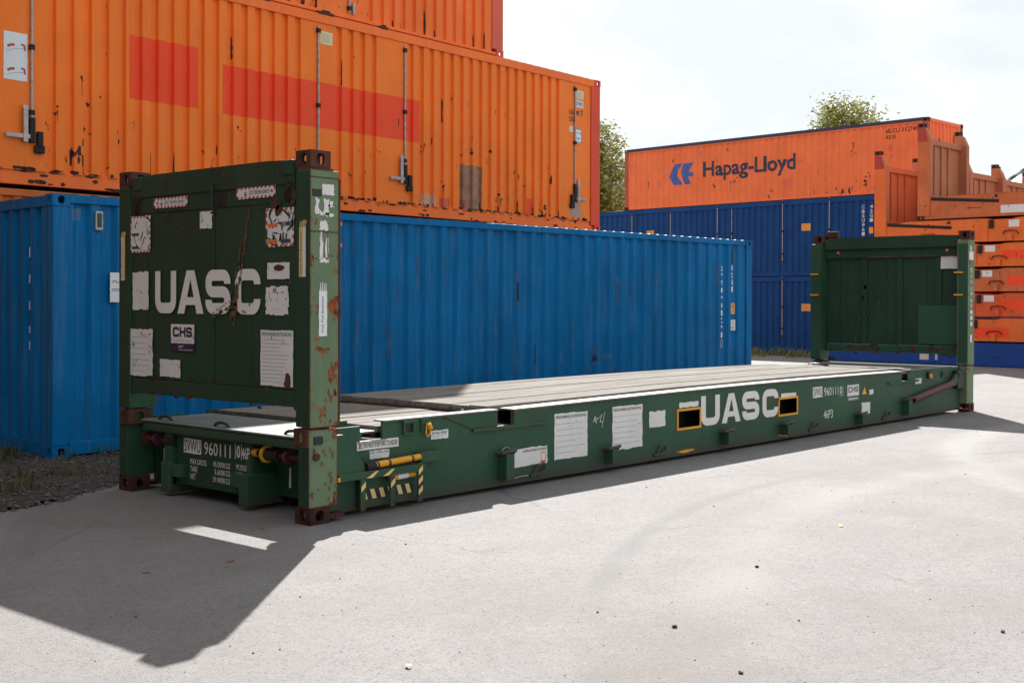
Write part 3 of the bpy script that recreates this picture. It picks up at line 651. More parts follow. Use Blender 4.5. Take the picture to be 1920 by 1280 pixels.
for a in ((7.1, .60, .18, .2, 3), (10.9, 1.45, .1, .14, 4)): bm = bmesh.new(); blob(bm, *a); link('overpaint_patch', drape(bm, fh, .002), PINK, hl)
rust_marks(hl, fh, 70, .4, 11.9, .08, 2.1, 71, RUSTD, 1.1, .4); rust_marks(hl, fh, 14, 9.0, 11.9, .08, .5, 73, RUSTD, 2.0, .7)
bm = bmesh.new(); rr = random.Random(8)
for k in range(9): y = .4+k*.2; box(bm, L0-.022, L0-.0185, y, y+rr.uniform(.03, .08), rr.uniform(.3, 1.2), rr.uniform(1.3, 1.9))
o = link('rust_stains', bm, RUSTD, hl); o['kind'] = 'stuff'
# grey containers behind the far stack (only a top corner shows)
GREYC = paint('blue grey container paint', (.16, .19, .24), var=.1, streak=.2)
gq = Vector((43.5, 36.2, -.29)) + Vector((.0, .0, 0))
g1, _ = container('blue grey container behind the far stack, only its roof corner showing', 'blue grey containers behind the far stack', 6.058, 2.591, GREYC, (40.2, 32.9, -.26), TH2, pitch=.278)
g2 = dup(g1, (40.2, 32.9, -.26+2.591), label='blue grey container behind the far stack, the upper one of two')

# ------------------------------------------------------------------ the green collapsible flat rack
rack = thing('flat_rack', 'dark green folding end flat rack container with bleached plank deck in the foreground', 'flat rack')
L, W = 12.192, 2.438
def mir(bm, far):
    if far:
        for v in bm.verts: v.co.x = L-v.co.x
        bmesh.ops.reverse_faces(bm, faces=bm.faces[:])
    return bm
PB = .105       # side beam face
def sidebeam(far_side):
    bm = bmesh.new()
    # columns x0,x1,ztop ; with fork pocket openings
    cols = [(.26, .55, .640), (.55, .77, .530), (.77, 2.04, .655), (2.04, 2.23, .525), (2.23, 4.70, None), (4.70, 5.09, None), (5.09, 6.71, None), (6.71, 7.11, None), (7.11, 9.95, None), (9.95, 10.15, .525), (10.15, 11.42, .655), (11.42, 11.64, .655), (11.64, 11.93, .640)]
    def zt(x): return .645+.022*math.sin(math.pi*(x-2.07)/8.05)
    yA, yB = (PB, PB+.02) if not far_side else (W-PB-.02, W-PB)
    for a, b, z in cols:
        segs = 1 if z else max(1, int((b-a)/.5))
        if far_side and z and z > .6: z -= .045
        for s in range(segs):
            xa, xb = a+(b-a)*s/segs, a+(b-a)*(s+1)/segs; ta, tb = (z, z) if z else (zt(xa), zt(xb))
            pocket = abs(a-4.70) < .01 or abs(a-6.71) < .01
            if pocket and not far_side:
                prism(bm, [(xa, .035), (xb, .035), (xb, .31), (xa, .31)], 'y', yA, yB); prism(bm, [(xa, .475), (xb, .475), (xb, tb), (xa, ta)], 'y', yA, yB)
            else: prism(bm, [(xa, .035), (xb, .035), (xb, tb), (xa, ta)], 'y', yA, yB)
    return bm
beam = link('side_beam', sidebeam(False), GRE, rack); beam2 = link('side_beam', sidebeam(True), GRE, rack)
# flange along the deck edge
bm = bmesh.new(); n = 20
for i in range(n):
    xa, xb = 2.23+7.72*i/n, 2.23+7.72*(i+1)/n; za, zb = [.645+.022*math.sin(math.pi*(x-2.07)/8.05) for x in (xa, xb)]
    vs = [bm.verts.new(p) for p in ((xa, .085, za), (xb, .085, zb), (xb, .26, zb), (xa, .26, za), (xa, .085, za+.012), (xb, .085, zb+.012), (xb, .26, zb+.012), (xa, .26, za+.012))]
    for q in ((0, 1, 5, 4), (4, 5, 6, 7), (3, 2, 1, 0), (7, 6, 2, 3)) : bm.faces.new([vs[k] for k in q])
    if i == 0: bm.faces.new([vs[k] for k in (0, 4, 7, 3)])
    if i == n-1: bm.faces.new([vs[k] for k in (1, 2, 6, 5)])
link('deck_flange', bm, paint('worn rusty flange', (.24, .245, .225), var=.15, rust=.12, streak=.1, rough=.6, edge=.9, rustcol=(.12, .035, .02)), rack)
for a, b in ((.77, 2.04), (10.15, 11.42)): link('deck_flange', bx(a, b, .09, .2, .655, .667), PLATE, rack)
# notch floors, wedge plates at the deck steps
for a, b, z in ((.55, .77, .530), (2.04, 2.23, .525), (9.95, 10.15, .525)):
    link('notch_floor', bx(a-.02, b+.02, .085, .5, z-.02, z), EDGEW, rack)
    link('notch_wall', bx(a, b, .5, .52, z, .64), GRE, rack)
link('notch_sill', bx(1.74, 2.66, .082, PB, .505, .532), GRE, rack); link('notch_sill', bx(9.52, 10.45, .082, PB, .505, .532), GRE, rack)
bm = bmesh.new(); prism(bm, [(2.235, .532), (2.52, .532), (2.70, .648), (2.235, .648)], 'y', .088, PB); link('wedge_plate', bm, GRE, rack)
bm = bmesh.new(); prism(bm, [(1.40, .652), (2.03, .652), (2.03, .535), (1.72, .535)], 'y', .095, PB); link('wedge_plate', bm, GRE, rack)
# decks
def plank(x0, x1, y0, y1, z0, camber, seg, far=False):
    bm = bmesh.new(); rows = []
    for i in range(seg+1):
        x = x0+(x1-x0)*i/seg; z = z0+(camber*math.sin(math.pi*(x-2.07)/8.05) if camber else 0)
        rows.append([bm.verts.new(p) for p in ((x, y0, z), (x, y1, z), (x, y1, z+.045), (x, y0, z+.045))])
    for A, B in zip(rows, rows[1:]):
        for k in range(4): bm.faces.new((A[k], A[(k+1) % 4], B[(k+1) % 4], B[k]))
    bm.faces.new(rows[0][::-1]); bm.faces.new(rows[-1]); return bm
rr = random.Random(2)
for i in range(9):
    y0 = .265+i*.213; dz = rr.uniform(-.004, .004)
    link('plank', plank(2.08+rr.uniform(0, .02), 10.08+rr.uniform(0, .02), y0, y0+.207, .629+dz, .022, 14), WOOD, rack)
for a, b in ((.80, 2.05), (10.14, 11.40)):
    for i in range(6):
        y0 = .20+i*.343; dz = rr.uniform(-.004, .004); link('plank', plank(a+rr.uniform(0, .02), b-rr.uniform(0, .02), y0, y0+.333, .568+dz, 0, 1), WOOD, rack)
link('under_deck', bx(.5, 11.7, .3, W-.3, .16, .545), DSTEEL, rack)
link('deck_end_plate', bx(2.06, 2.075, .13, W-.13, .50, .632), BROWN, rack); link('deck_end_plate', bx(.78, .795, .21, W-.21, .50, .572), BROWN, rack)
# fork pocket frames
for a, b in ((4.70, 5.09), (6.71, 7.11)):
    bm = bmesh.new(); e = .022
    for q in ((a-e, b+e, .288, .310), (a-e, b+e, .475, .497), (a-e, a, .310, .475), (b, b+e, .310, .475)): box(bm, q[0], q[1], PB-.008, PB+.02, q[2], q[3])
    fp = link('fork_pocket_frame', bm, YEL, rack)
    link('fork_pocket_box', bx(a-.01, b+.01, .125, .3, .29, .30), BLK, rack); bm = bmesh.new(); blob(bm, (a+b)/2-.05, .075, .2, .018, 3); fy('rust_stains', bm, PB-.002, YEL, rack)
# end walls -------------------------------------------------------
def end_wall(far):
    Wl = thing('x', 'x', 'x') if False else None
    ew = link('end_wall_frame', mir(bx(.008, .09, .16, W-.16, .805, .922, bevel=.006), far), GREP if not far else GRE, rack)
    # posts
    for near in (1, 0):
        y0, y1 = (.0, .155) if near else (W-.155, W)
        p = link('upper_post', mir(bx(.0, .255, y0, y1, .672, 2.455, bevel=.006), far), SAGE if near else GRE, rack)
        link('post_end_shade', mir(bx(-.003, .0, y0+.004, y1-.004, .68, 2.45), far), GREP, p)  # thin darker green skin: shade painted onto the post's end face
        bm = bmesh.new(); yo = y0-.004 if near else y1; box(bm, .25, .266, *(sorted((y0-.003, y1-.02)) if near else (y0+.02, y1+.003)), .70, 2.40); link('post_flange', mir(bm, far), GRE if far else RUST, p)
        yc = (-.0, .178) if near else (W-.178, W)
        bm = bmesh.new(); casting_bm(bm, 0, .178, yc[0], yc[1]-.016 if near else yc[1], 2.473, 2.591); c = link('corner_casting', mir(bm, far), RUST, p)
        bm = bmesh.new(); box(bm, .0, .21, y0+.01, y1-.005, 2.455, 2.473); link('cap_plate', mir(bm, far), BROWN, p)
        # lower post and castings
        q = link('lower_post', mir(bx(.0, .25, y0+(.008 if near else .03), y1-(.03 if near else .008), .118, .655, bevel=.006), far), SAGE if near else GRE, rack)
        bm = bmesh.new(); casting_bm(bm, 0, .178, yc[0], yc[1]-.016 if near else yc[1], 0, .118); link('corner_casting', mir(bm, far), RUST, q)
        link('post_end_shade', mir(bx(-.003, .0, y0+(.012 if near else .034), y1-(.034 if near else .012), .122, .535), far), GREP, q)  # same painted shade on the lower post's end face
        bm = bmesh.new(); casting_bm(bm, -.014, .19, *((.024, .162) if near else (W-.162, W-.024)), .545, .664); link('corner_casting', mir(bm, far), RUST, q)
        link('foot_plate', mir(bx(.178, .32, y0+.01 if near else y0, y1 if near else y1-.01, .03, .055), far), RUST, q)
    # top beam and panel
    bm = bmesh.new(); prism(bm, [(.18, 2.37), (W-.18, 2.37), (W-.18, 2.53), (W-.5, 2.545), (.5, 2.545), (.18, 2.53)], 'x', .004, .17)
    tb = link('top_beam', mir(bm, far), GREP, rack)
    link('top_beam_lip', mir(bx(.014, .12, .16, W-.16, 2.243, 2.368), far), GREP, tb)
    bm = bmesh.new(); rr = random.Random(6+far)
    for k in range(6): yy = rr.uniform(.35, 2.1); box(bm, .0015, .004, yy, yy+rr.uniform(.008, .03), 2.45-rr.uniform(0, .05), 2.47+rr.uniform(0, .04))
    o = link('rust_stains', mir(bm, far), RUSTD, tb); o['kind'] = 'stuff'
    for (a, b, dx) in ((.158, .672, .0), (.680, 1.135, .006), (1.142, 1.300, -.004), (1.308, 2.045, .006), (2.053, W-.158, .0)):
        link('wall_panel', mir(bx(.016+dx*.7, .06, a, b, .925, 2.24, bevel=.003), far), GREP, rack)
    for yv in (.45, 1.04, 1.6) if far else ():
        link('wall_rib', mir(bx(.06, .085, yv, yv+.09, .93, 2.24), far), GREP, rack)
    # folding hinges and lock pins by the post heads
    for y0, y1 in ((.17, .36), (W-.36, W-.17)):
        link('hinge_bracket', mir(bx(-.004, .09, y0+.03 if y0 < 1 else y0+.06, y1-.06 if y0 < 1 else y1-.03, 2.25, 2.40, bevel=.02), far), DSTEEL, rack)
        bm = bmesh.new(); yy = y0+.04; pipe(bm, [(-.012, yy, 2.36), (-.014, yy+.02, 2.345), (-.014, yy+.05, 2.33), (-.012, yy+.07, 2.29)], .0045, 6); link('lock_pin', mir(bm, far), RUST, rack)
        link('hinge_bracket', mir(bx(-.006, .02, y0+.03, y1-.05, 2.43, 2.535, bevel=.006), far), GREP, rack)
    bm = bmesh.new(); tube(bm, (-.008, 1.14, 2.24), (-.008, 1.14, 2.42), .012, 8); link('lock_pin', mir(bm, far), GREP, rack)
    link('lock_recess', mir(bx(.0115, .02, .99, 1.10, 2.25, 2.355), far), BLK, rack)
    return tb
tb0 = end_wall(False); tb1 = end_wall(True)
# near base -------------------------------------------------------
link('end_deck_plate', bx(.075, .76, .17, W-.2, .572, .588, bevel=.006), PLATE, rack); link('end_deck_plate', bx(11.45, 12.08, .17, W-.2, .622, .640, bevel=.006), PLATE, rack)
bm = bmesh.new(); n = 8
for i in range(n):
    a0, a1 = R(90*i/n), R(90*(i+1)/n); 
    q = [(.15-.09*math.sin(a), .505+.085*math.cos(a)) for a in (a0, a1)]
    vs = [bm.verts.new(p) for p in ((q[0][0], .2, q[0][1]), (q[1][0], .2, q[1][1]), (q[1][0], W-.25, q[1][1]), (q[0][0], W-.25, q[0][1]))]; bm.faces.new(vs)
link('end_lip', bm, GREP, rack, smooth=True)
for yy in (.36, 1.22, 1.98):
    bm = bmesh.new(); pipe(bm, [(.14, yy+.09*math.cos(R(a)), .588+.03*math.sin(R(a))) for a in range(0, 181, 20)], .012, 6); link('lift_ring', bm, GREP, rack)
for far in (False, True):
    cb = link('end_base_panel', mir(bx(.12, .42, .80, 1.88, .10, .56, bevel=.01), far), GREP, rack)
    link('end_base_panel', mir(bx(.34, .45, .16, W-.16, .09, .56), far), GREP, rack)
    for y0, y1, i0, i1 in ((.792, .90, .796, 1.02), (1.80, 1.925, 1.66, 1.918)):
        bm = bmesh.new(); box(bm, .06, .40, y0, y1, .03, .27, bevel=.01); box(bm, .075, .3, i0, i1, .16, .26, bevel=.008); link('pocket_foot', mir(bm, far), GRE, cb)
    bm = bmesh.new(); prism(bm, [(.797, .10), (.797, .56), (.90, .56), (.865, .50), (.85, .42), (.85, .10)], 'x', .095, .119); link('gusset_plate', mir(bm, far), GRE, cb); bm = bmesh.new(); prism(bm, [(1.92, .10), (1.92, .56), (1.80, .56), (1.83, .50), (1.80, .42), (1.80, .10)], 'x', .095, .12); link('gusset_plate', mir(bm, far), GRE, cb)
    for a, b in ((.15, .79), (W-.15, W-.52)):
        s = 1 if b > a else -1; bm = bmesh.new(); tube(bm, (.13, a, .43), (.13, b, .43), .022, 12); pin = link('lock_shaft', mir(bm, far), RUST, rack)
        for u, r1, ww, mt in ((.05, .055, .02, YEL if False else RUST), (.22, .06, .03, MAROON), (.34, .046, .16, DSTEEL), (.49, .065, .018, YEL), (.60, .03, .05, YEL)):
            y = a+s*u; 
            if (b-y)*s < 0: continue
            bm = bmesh.new(); tube(bm, (.13, y, .43), (.13, y+s*ww, .43), r1, 14); link('shaft_collar', mir(bm, far), mt, pin)
# lettering of the near base
fx('lettering', text_bm('960111', -1.415, -1.075, .362, .462, .0), .117, WLET, rack)
bm = bmesh.new(); ragged(bm, -1.69, -1.455, .357, .470, .002, 4); sv = fx('code_plate', bm, .1175, WHT, rack); fx('print', text_bm('SVWU', -1.68, -1.465, .366, .462, .01), .1165, INK, sv)
fx('lettering', text_bm('0', -1.0, -.955, .372, .47, .02), .117, WLET, rack); bm = bmesh.new(); stroke(bm, [(-1.015, .362), (-1.015, .48)], .006); stroke(bm, [(-.94, .362), (-.94, .48)], .006); fx('lettering', bm, .117, WLET, rack)
fx('lettering', text_bm('46P', -.905, -.808, .375, .462), .0935, WLET, rack)
for i, (a, b, c) in enumerate((('MAX.GROSS', '45.000KGS', '99.210LBS'), ('TARE', '5.600KGS', '12.350LBS'), ('NET', '39.400KGS', '86.860LBS'))):
    z = .275-i*.058; fx('lettering', text_bm(a, -1.60, -1.60+.215*len(a)/9, z, z+.042), .117, WLET, rack); fx('lettering', text_bm(b, -1.30+.02*(9-len(b)), -1.08, z+.004, z+.046), .117, WLET, rack); fx('lettering', text_bm(c, -1.01, -.81, z+.008, z+.05) if False else text_bm(c, -1.005, -.86, z+.008, z+.05), .117, WLET, rack)
bm = bmesh.new(); flat_poly(bm, [(-.655, .16), (-.63, .16), (-.63, .31), (-.65, .31)]); fx('lettering', bm, .337, WLET, rack); bm = bmesh.new(); ragged(bm, -2.36, -2.26, .16, .32, .003); fx('sticker', bm, .337, WHT, rack)
bm = bmesh.new(); ragged(bm, -2.04, -1.94, .17, .33, .003); fx('sticker', bm, .337, WHT, rack)

# ---- stickers on the near end wall (u = -y as seen from outside) ; panel face at x=.10/.088
PX = .0085
def tears(bm, u0, u1, v0, v1, n, seed, s=.02):
    rr = random.Random(seed)
    for k in range(n):
        u, v = rr.uniform(u0, u1), rr.uniform(v0, v1); a = rr.uniform(0, 3.14); l = s*rr.uniform(.5, 2.2); wv = s*rr.uniform(.08, .35)
        P = []
        for i in range(8):
            t = 2*math.pi*i/8; p, q = l*math.cos(t)*rr.uniform(.6, 1), wv*math.sin(t)*rr.uniform(.4, 1.2); P.append((min(u1, max(u0, u+p*math.cos(a)-q*math.sin(a))), min(v1, max(v0, v+p*math.sin(a)+q*math.cos(a)))))
        flat_poly(bm, P)
def sticker(u0, u1, v0, v1, j=.004, seed=1, mat=WHT, nt_=0, s=.02, x=PX, plane='x', tearmat=None, par=None, name='sticker'):
    bm = bmesh.new(); ragged(bm, u0, u1, v0, v1, j, 9, seed); put = (wall_print if x > 0 and x < .06 else fx) if plane == 'x' else fy; o = put(name, bm, x, mat, par or rack)
    if nt_:
        bm = bmesh.new(); tears(bm, u0+.005, u1-.005, v0+.005, v1-.005, nt_, seed, s); part(put('torn_spots', bm, x-.0022, tearmat or GREP, o), kind='stuff')
    return o
def lines(o, u0, u1, v0, v1, n, x, plane='x', mat=INKG, t=.004, seed=1):
    rr = random.Random(seed); bm = bmesh.new()
    for k in range(n):
        v = v0+(v1-v0)*(k+.5)/n; e = u0+(u1-u0)*rr.uniform(.6, 1); flat_poly(bm, [(u0, v), (e, v), (e, v+t), (u0, v+t)])
    ((wall_print if x < .06 else fx) if plane == 'x' else fy)('print', bm, x, mat, o)
def redwhite(o, u0, u1, v0, v1, wd, x):
    bm = bmesh.new(); st = wd*1.5
    def run(a, b, horiz, fixed):
        t = a
        while t+st <= b+1e-6:
            if horiz: flat_poly(bm, [(t, fixed), (t+st, fixed), (min(b, t+st+wd*.6), fixed+wd), (min(b, t+wd*.6), fixed+wd)])
            else: flat_poly(bm, [(fixed, t), (fixed+wd, t), (fixed+wd, t+st), (fixed, t+st)])
            t += st*2
    run(u0, u1, True, v0); run(u0, u1, True, v1-wd); run(v0, v1, False, u0); run(v0, v1, False, u1-wd)
    wall_print('print', bm, x, INKR, o)
for i, (u0, u1, v0, v1) in enumerate(((-2.07, -1.60, 2.285, 2.365), (-.965, -.50, 2.30, 2.385))):
    X = .0065; o = sticker(u0, u1, v0, v1, .002, 3+i, x=X); redwhite(o, u0, u1, v0, v1, .016, X-.001)
    wall_print('print', text_bm('LOCK THIS PIN ALWAYS!', u0+.15, u1-.07 if i else u1-.04, v0+.026, v1-.026, .01), X-.001, INK, o); bm = bmesh.new(); flat_poly(bm, [(u0+.09, v0+.022), (u0+.13, v0+.022), (u0+.11, v1-.022)]); blob(bm, (u0+.055) if not i else u1-.045, (v0+v1)/2, .022, .015, 4); wall_print('print', bm, X-.001, INKR, o)
o = sticker(-2.455, -2.12, 1.94, 2.26, .003, 9, nt_=16, s=.04) if False else sticker(-2.42, -2.12, 1.94, 2.235, .003, 9, nt_=16, s=.03); redwhite(o, -2.42, -2.12, 1.94, 2.235, .016, PX-.001)
for z in (2.075, 1.968): bm = bmesh.new(); flat_poly(bm, [(-2.395, z), (-2.29, z), (-2.29, z+.022), (-2.395, z+.022)]); wall_print('print', bm, PX-.0012, INKT, o)
o = sticker(-.613, -.291, 1.937, 2.215, .003, 12, nt_=26, s=.045); redwhite(o, -.613, -.291, 1.937, 2.215, .018, PX-.001)
for z in (2.08, 1.962): bm = bmesh.new(); flat_poly(bm, [(-.59, z), (-.475, z), (-.475, z+.026), (-.59, z+.026)]); wall_print('print', bm, PX-.003, INKO, o)
for z in (2.085, 1.962): bm = bmesh.new(); flat_poly(bm, [(-.44, z), (-.325, z), (-.325, z+.028), (-.44, z+.028)]); wall_print('print', bm, PX-.003, INKT, o)
wall_print('print', text_bm('OK', -.42, -.38, 2.09, 2.108), PX-.0035, WHT, o)
sticker(-1.437, -1.277, 2.10, 2.232, .006, 14, nt_=3, s=.018); sticker(-2.255, -2.10, 1.475, 1.78, .006, 15, nt_=5) if False else sticker(-2.384, -2.15, 1.475, 1.78, .006, 15, nt_=5, s=.018)
o = sticker(-.596, -.339, 1.705, 1.824, .003, 16, nt_=3, s=.016); bm = bmesh.new(); blob(bm, -.46, 1.785, .075, .026, 5, 12, .25); wall_print('torn_spot', bm, PX-.002, MAROON, o)
sticker(-.611, -.353, 1.448, 1.648, .010, 17, nt_=10, s=.02)
o = sticker(-2.42, -2.085, .935, 1.316, .008, 18, nt_=12, s=.022); lines(o, -2.40, -2.10, .95, 1.27, 7, PX-.001)
o = sticker(-.672, -.297, .935, 1.337, .003, 19, nt_=5, s=.012); wall_print('print', text_bm('OPERATION MANUAL ERECTING END WALL', -.66, -.31, 1.295, 1.322), PX-.001, INK, o); lines(o, -.655, -.315, .95, 1.28, 12, PX-.001, t=.0035)
sticker(-1.983, -1.695, .942, 1.082, .005, 20, nt_=3, s=.016)
X = PX; o = sticker(-1.827, -1.509, 1.213, 1.362, .001, 22); g = word(bmesh.new(), 'CHS', ((-1.80, -1.71), (-1.705, -1.625), (-1.62, -1.535)), 1.262, 1.342, .26); wall_print('print', g, X-.001, INKB, o); wall_print('print', text_bm('CONTAINER GROUP', -1.79, -1.54, 1.226, 1.243), X-.001, INKG, o)
o = sticker(-1.825, -1.511, 1.150, 1.212, .001, 23, mat=INKB); wall_print('print', text_bm('www.chs-container.com', -1.72, -1.53, 1.158, 1.171), X-.001, WHT, o); bm = bmesh.new(); flat_poly(bm, [(-1.72, 1.19), (-1.65, 1.19), (-1.65, 1.194), (-1.72, 1.194)]); wall_print('print', bm, X-.001, WHT, o); bm = bmesh.new(); flat_poly(bm, [(-1.72, 1.18), (-1.67, 1.18), (-1.67, 1.184), (-1.72, 1.184)]); wall_print('print', bm, X-.001, WHT, o)
g = word(bmesh.new(), 'UASC', ((-2.05, -1.755), (-1.735, -1.385), (-1.36, -1.04), (-.984, -.675)), 1.447, 1.783, .25); wall_print('lettering', g, PX-.0005, WLET, rack)
# rust scrape running down through the letters
rr = random.Random(14); bm = bmesh.new()
for k in range(26):
    t = k/25; u = -.82-.16*t; v = 2.2-.78*t; blob(bm, u+rr.gauss(0, .006), v, .006+.010*t*rr.random(), .03, k)
for k in range(9): blob(bm, -1.02-.03*k+rr.gauss(0, .01), 1.55-.012*k+rr.gauss(0, .01), .016, .008, k)
for k in range(7): blob(bm, -.96+rr.gauss(0, .1), 1.5+rr.gauss(0, .1), .012, .018, 30+k)
for k in range(8): blob(bm, rr.uniform(-2.2, -.3), rr.uniform(.95, 2.2), .006, .02, 60+k)
o = wall_print('rust_stains', bm, PX-.0020, RUSTO, rack); o['kind'] = 'stuff'
bm = bmesh.new(); rr = random.Random(19)
for k in range(11): t = k/10; blob(bm, -.90-.10*t+rr.gauss(0, .012), 1.95-.5*t, .012+.028*t, .05, 80+k, 12, .6)
for k in range(6): blob(bm, -1.0-.05*k+rr.gauss(0, .02), 1.52-.018*k, .035, .018, 110+k, 12, .6)
o = wall_print('rust_bloom', bm, PX-.0013, RUSTB, rack); o['kind'] = 'stuff'
bm = bmesh.new(); rr = random.Random(15)
for k in range(34): blob(bm, rr.uniform(-2.2, -.25), rr.choice((2.235, .93, .80))+rr.gauss(0, .02), rr.uniform(.01, .05), rr.uniform(.006, .02), k)
blob(bm, -.36, .97, .05, .07, 3); o = wall_print('rust_stains', bm, PX-.0012, RUST, rack); o['kind'] = 'stuff'
bm = bmesh.new(); blob(bm, -.50, 2.25, .07, .06, 7, 12); blob(bm, -.46, 2.2, .05, .05, 8, 10); blob(bm, -.30, 2.3, .05, .1, 9, 10); wall_print('burnt_patch', bm, .0035, RUSTD, rack)
# strips on the post end faces
for u0, u1, a, b, seed in ((-2.405, -2.345, 1.71, 2.06, 31), (-.117, -.045, 1.715, 2.06, 32)):
    um = (u0+u1)/2; o = sticker(u0, um, a, b, .001, seed, mat=YSTR if seed == 32 else WHT, x=-.0055); o2_ = sticker(um, u1, a, b, .001, seed, mat=WHT if seed == 32 else YSTR, x=-.0055)
    bm = bmesh.new()
    for k in range(4): uu = u0+(u1-u0)*(k+.5)/4; flat_poly(bm, [(uu-.006, b), (uu+.004, b), (uu+.008+.004*k, b+.05-.008*abs(k-2)), (uu+.001, b+.045)])
    fx('torn_edge', bm, -.0055, YSTR, o)
    t = text_bm('Inner Post Extension', a+.02, b-.03, -um+.006 if False else 0, .018); 
    for v in t.verts: v.co = Vector((um-.008-v.co.y, v.co.x, 0))
    fx('print', t, -.0067, INK, o)
# marks on the near post's long side face (y=0)
sticker(.101, .207, 2.285, 2.359, .003, 41, plane='y', x=-.0025); link('post_slot', bx(.015, .095, -.004, .01, 2.272, 2.32), BLK, rack)
bm = bmesh.new(); rr = random.Random(43)
for (a, b, c, d) in ((.04, .075, 2.15, 2.26), (.075, .11, 2.138, 2.17), (.11, .165, 2.15, 2.255), (.16, .20, 2.20, 2.24), (.13, .20, 2.138, 2.16)): ragged(bm, a, b, c, d, .010, 5, int(a*1000))
for (a, b, c, d) in ((.078, .15, 2.04, 2.105), (.08, .105, 1.85, 2.03), (.135, .155, 1.83, 1.99), (.08, .158, 1.815, 1.85)): ragged(bm, a, b, c, d, .009, 6, int(c*1000))
fy('torn_sticker', bm, -.0025, WLET, rack)
o = sticker(.074, .147, 1.305, 1.62, .002, 44, plane='y', x=-.0025, mat=PAPER); t = text_bm('Inner Post Extension', 1.33, 1.58, 0, .02)
for v in t.verts: v.co = Vector((.115-v.co.y, v.co.x, 0))
fy('print', t, -.0036, INK, o); bm = bmesh.new()
for k in range(4): flat_poly(bm, [(.08+k*.017, 1.622), (.09+k*.017, 1.622), (.092+k*.016, 1.68-.006*abs(k-1)), (.086+k*.016, 1.675)])
fy('torn_edge', bm, -.0025, WHT, o)
link('post_slot', bx(.04, .112, -.0035, .03, .555, .608), BLK, rack); bm = bmesh.new(); tube(bm, (.055, -.012, .47), (.055, .02, .47), .026, 12); link('post_bolt', bm, RUST, rack)
bm = bmesh.new(); rr = random.Random(77)
for k in range(26): u, v = rr.uniform(.02, .24), rr.choice((rr.uniform(.14, .62), rr.uniform(.7, 1.1))); blob(bm, u, v, rr.uniform(.006, .016), rr.uniform(.008, .045), k)
o = fy('rust_stains', bm, -.0022, RUSTO, rack); o['kind'] = 'stuff'
for z in (2.40, 2.145): link('weld_seam', bx(.0, .25, -.003, .002, z-.12 if z < 2.2 else z, (z-.12 if z < 2.2 else z)+.008), BROWN, rack)
for z in (2.08, 1.93):                                            # small orange lugs behind the near post
    link('post_lug', bx(.262, .30, .02, .05, z, z+.025), INKO, rack)

# ---- long side fittings
Y = PB-.0025
def lash_post(x, w_, z0, z1, bar=True, pro=.098):
    p = link('lashing_post', bx(x, x+w_, PB-pro, PB+.005, z0, z1-.02, bevel=.005), GRE, rack)
    bm = bmesh.new(); pipe(bm, [(x-.02, PB, z1-.02), (x-.02, PB-pro*.8, z1-.01), (x+w_*.4, PB-pro-.002, z1), (x+w_+.05, PB-pro*.7, z1), (x+w_+.07, PB, z1-.045)], .014, 8); link('lashing_bar', bm, paint('bar', (.06, .05, .04), rust=.4, streak=.3) if False else RUSTBAR, p)
RUSTBAR = paint('worn rusty bar', (.09, .065, .05), var=.25, rust=.35, streak=.3, rough=.6, rscale=16)
for x, w_, a, b in ((2.05, .10, .09, .325), (3.50, .10, .085, .235), (5.49, .11, .085, .235), (6.74, .12, .085, .22), (8.60, .13, .07, .205), (9.96, .11, .09, .30)): lash_post(x, w_, a, b)
for x in (2.50, 4.33, 7.45, 9.40):
    bm = bmesh.new(); pipe(bm, [(x, PB-.01, .09), (x+.035, PB-.03, .165), (x+.10, PB-.035, .175), (x+.125, PB-.02, .12), (x+.06, PB-.012, .085), (x, PB-.01, .09)], .011, 7); link('lashing_ring', bm, RUSTBAR, rack)
    link('ring_bracket', bx(x-.05, x+.02, PB-.02, PB, .07, .10, bevel=.006), GRE, rack)
bm = bmesh.new(); pipe(bm, [(2.145, PB-.06, .19), (2.16, PB-.05, .11), (2.21, PB-.03, .085), (2.30, PB-.02, .09), (2.42, PB-.015, .088)], .004, 6); link('lashing_cable', bm, STEEL, rack)
bm = bmesh.new(); pipe(bm, [(2.10+.05*math.cos(R(a)), PB-.05, .325+.03*math.sin(R(a))) for a in range(0, 181, 20)], .004, 6); link('lashing_cable', bm, STEEL, rack)
# yellow strut with guard rail at the near post
bm = bmesh.new(); tube(bm, (.62, .035, .355), (1.10, .05, .372), .024, 14); st = link('gas_strut', bm, YEL, rack)
for a, b, r_, mt in ((.54, .63, .031, DSTEEL), (.76, .78, .027, BROWN), (1.0, 1.02, .027, BROWN), (.645, .66, .028, DSTEEL)):
    bm = bmesh.new(); tube(bm, (a, .035+(a-.62)*.03, .352+(a-.62)*.035), (b, .035+(b-.62)*.03, .352+(b-.62)*.035), r_, 14); link('strut_collar', bm, mt, st)
bm = bmesh.new(); tube(bm, (.80, .05, .243), (1.05, .055, .250), .024, 12); s2 = link('gas_strut', bm, YEL, rack); bm = bmesh.new(); tube(bm, (.86, .0512, .2447), (.97, .0534, .2478), .0248, 12, cap=False); link('label_sleeve', bm, WHT, s2)
bm = bmesh.new(); prism(bm, [(.25, .60), (.33, .60), (.47, .44), (.53, .36), (.53, .32), (.47, .30), (.25, .30)], 'y', .03, .075); link('strut_bracket', bm, SAGE if False else GRE, rack)
link('strut_bracket', bx(1.10, 1.32, .03, PB, .325, .405, bevel=.006), GRE, rack)
link('guard_rail', bx(.27, 1.13, .012, .03, .268, .322, bevel=.004), GRE, rack)
for a in (.475, .765, 1.05): link('guard_upright', bx(a, a+.048, .010, .028, .04, .268 if a < 1 else .33, bevel=.003), GRE, rack)
link('guard_back_plate', bx(.52, 1.06, .075, .10, .05, .27), BLK if False else GRE, rack)
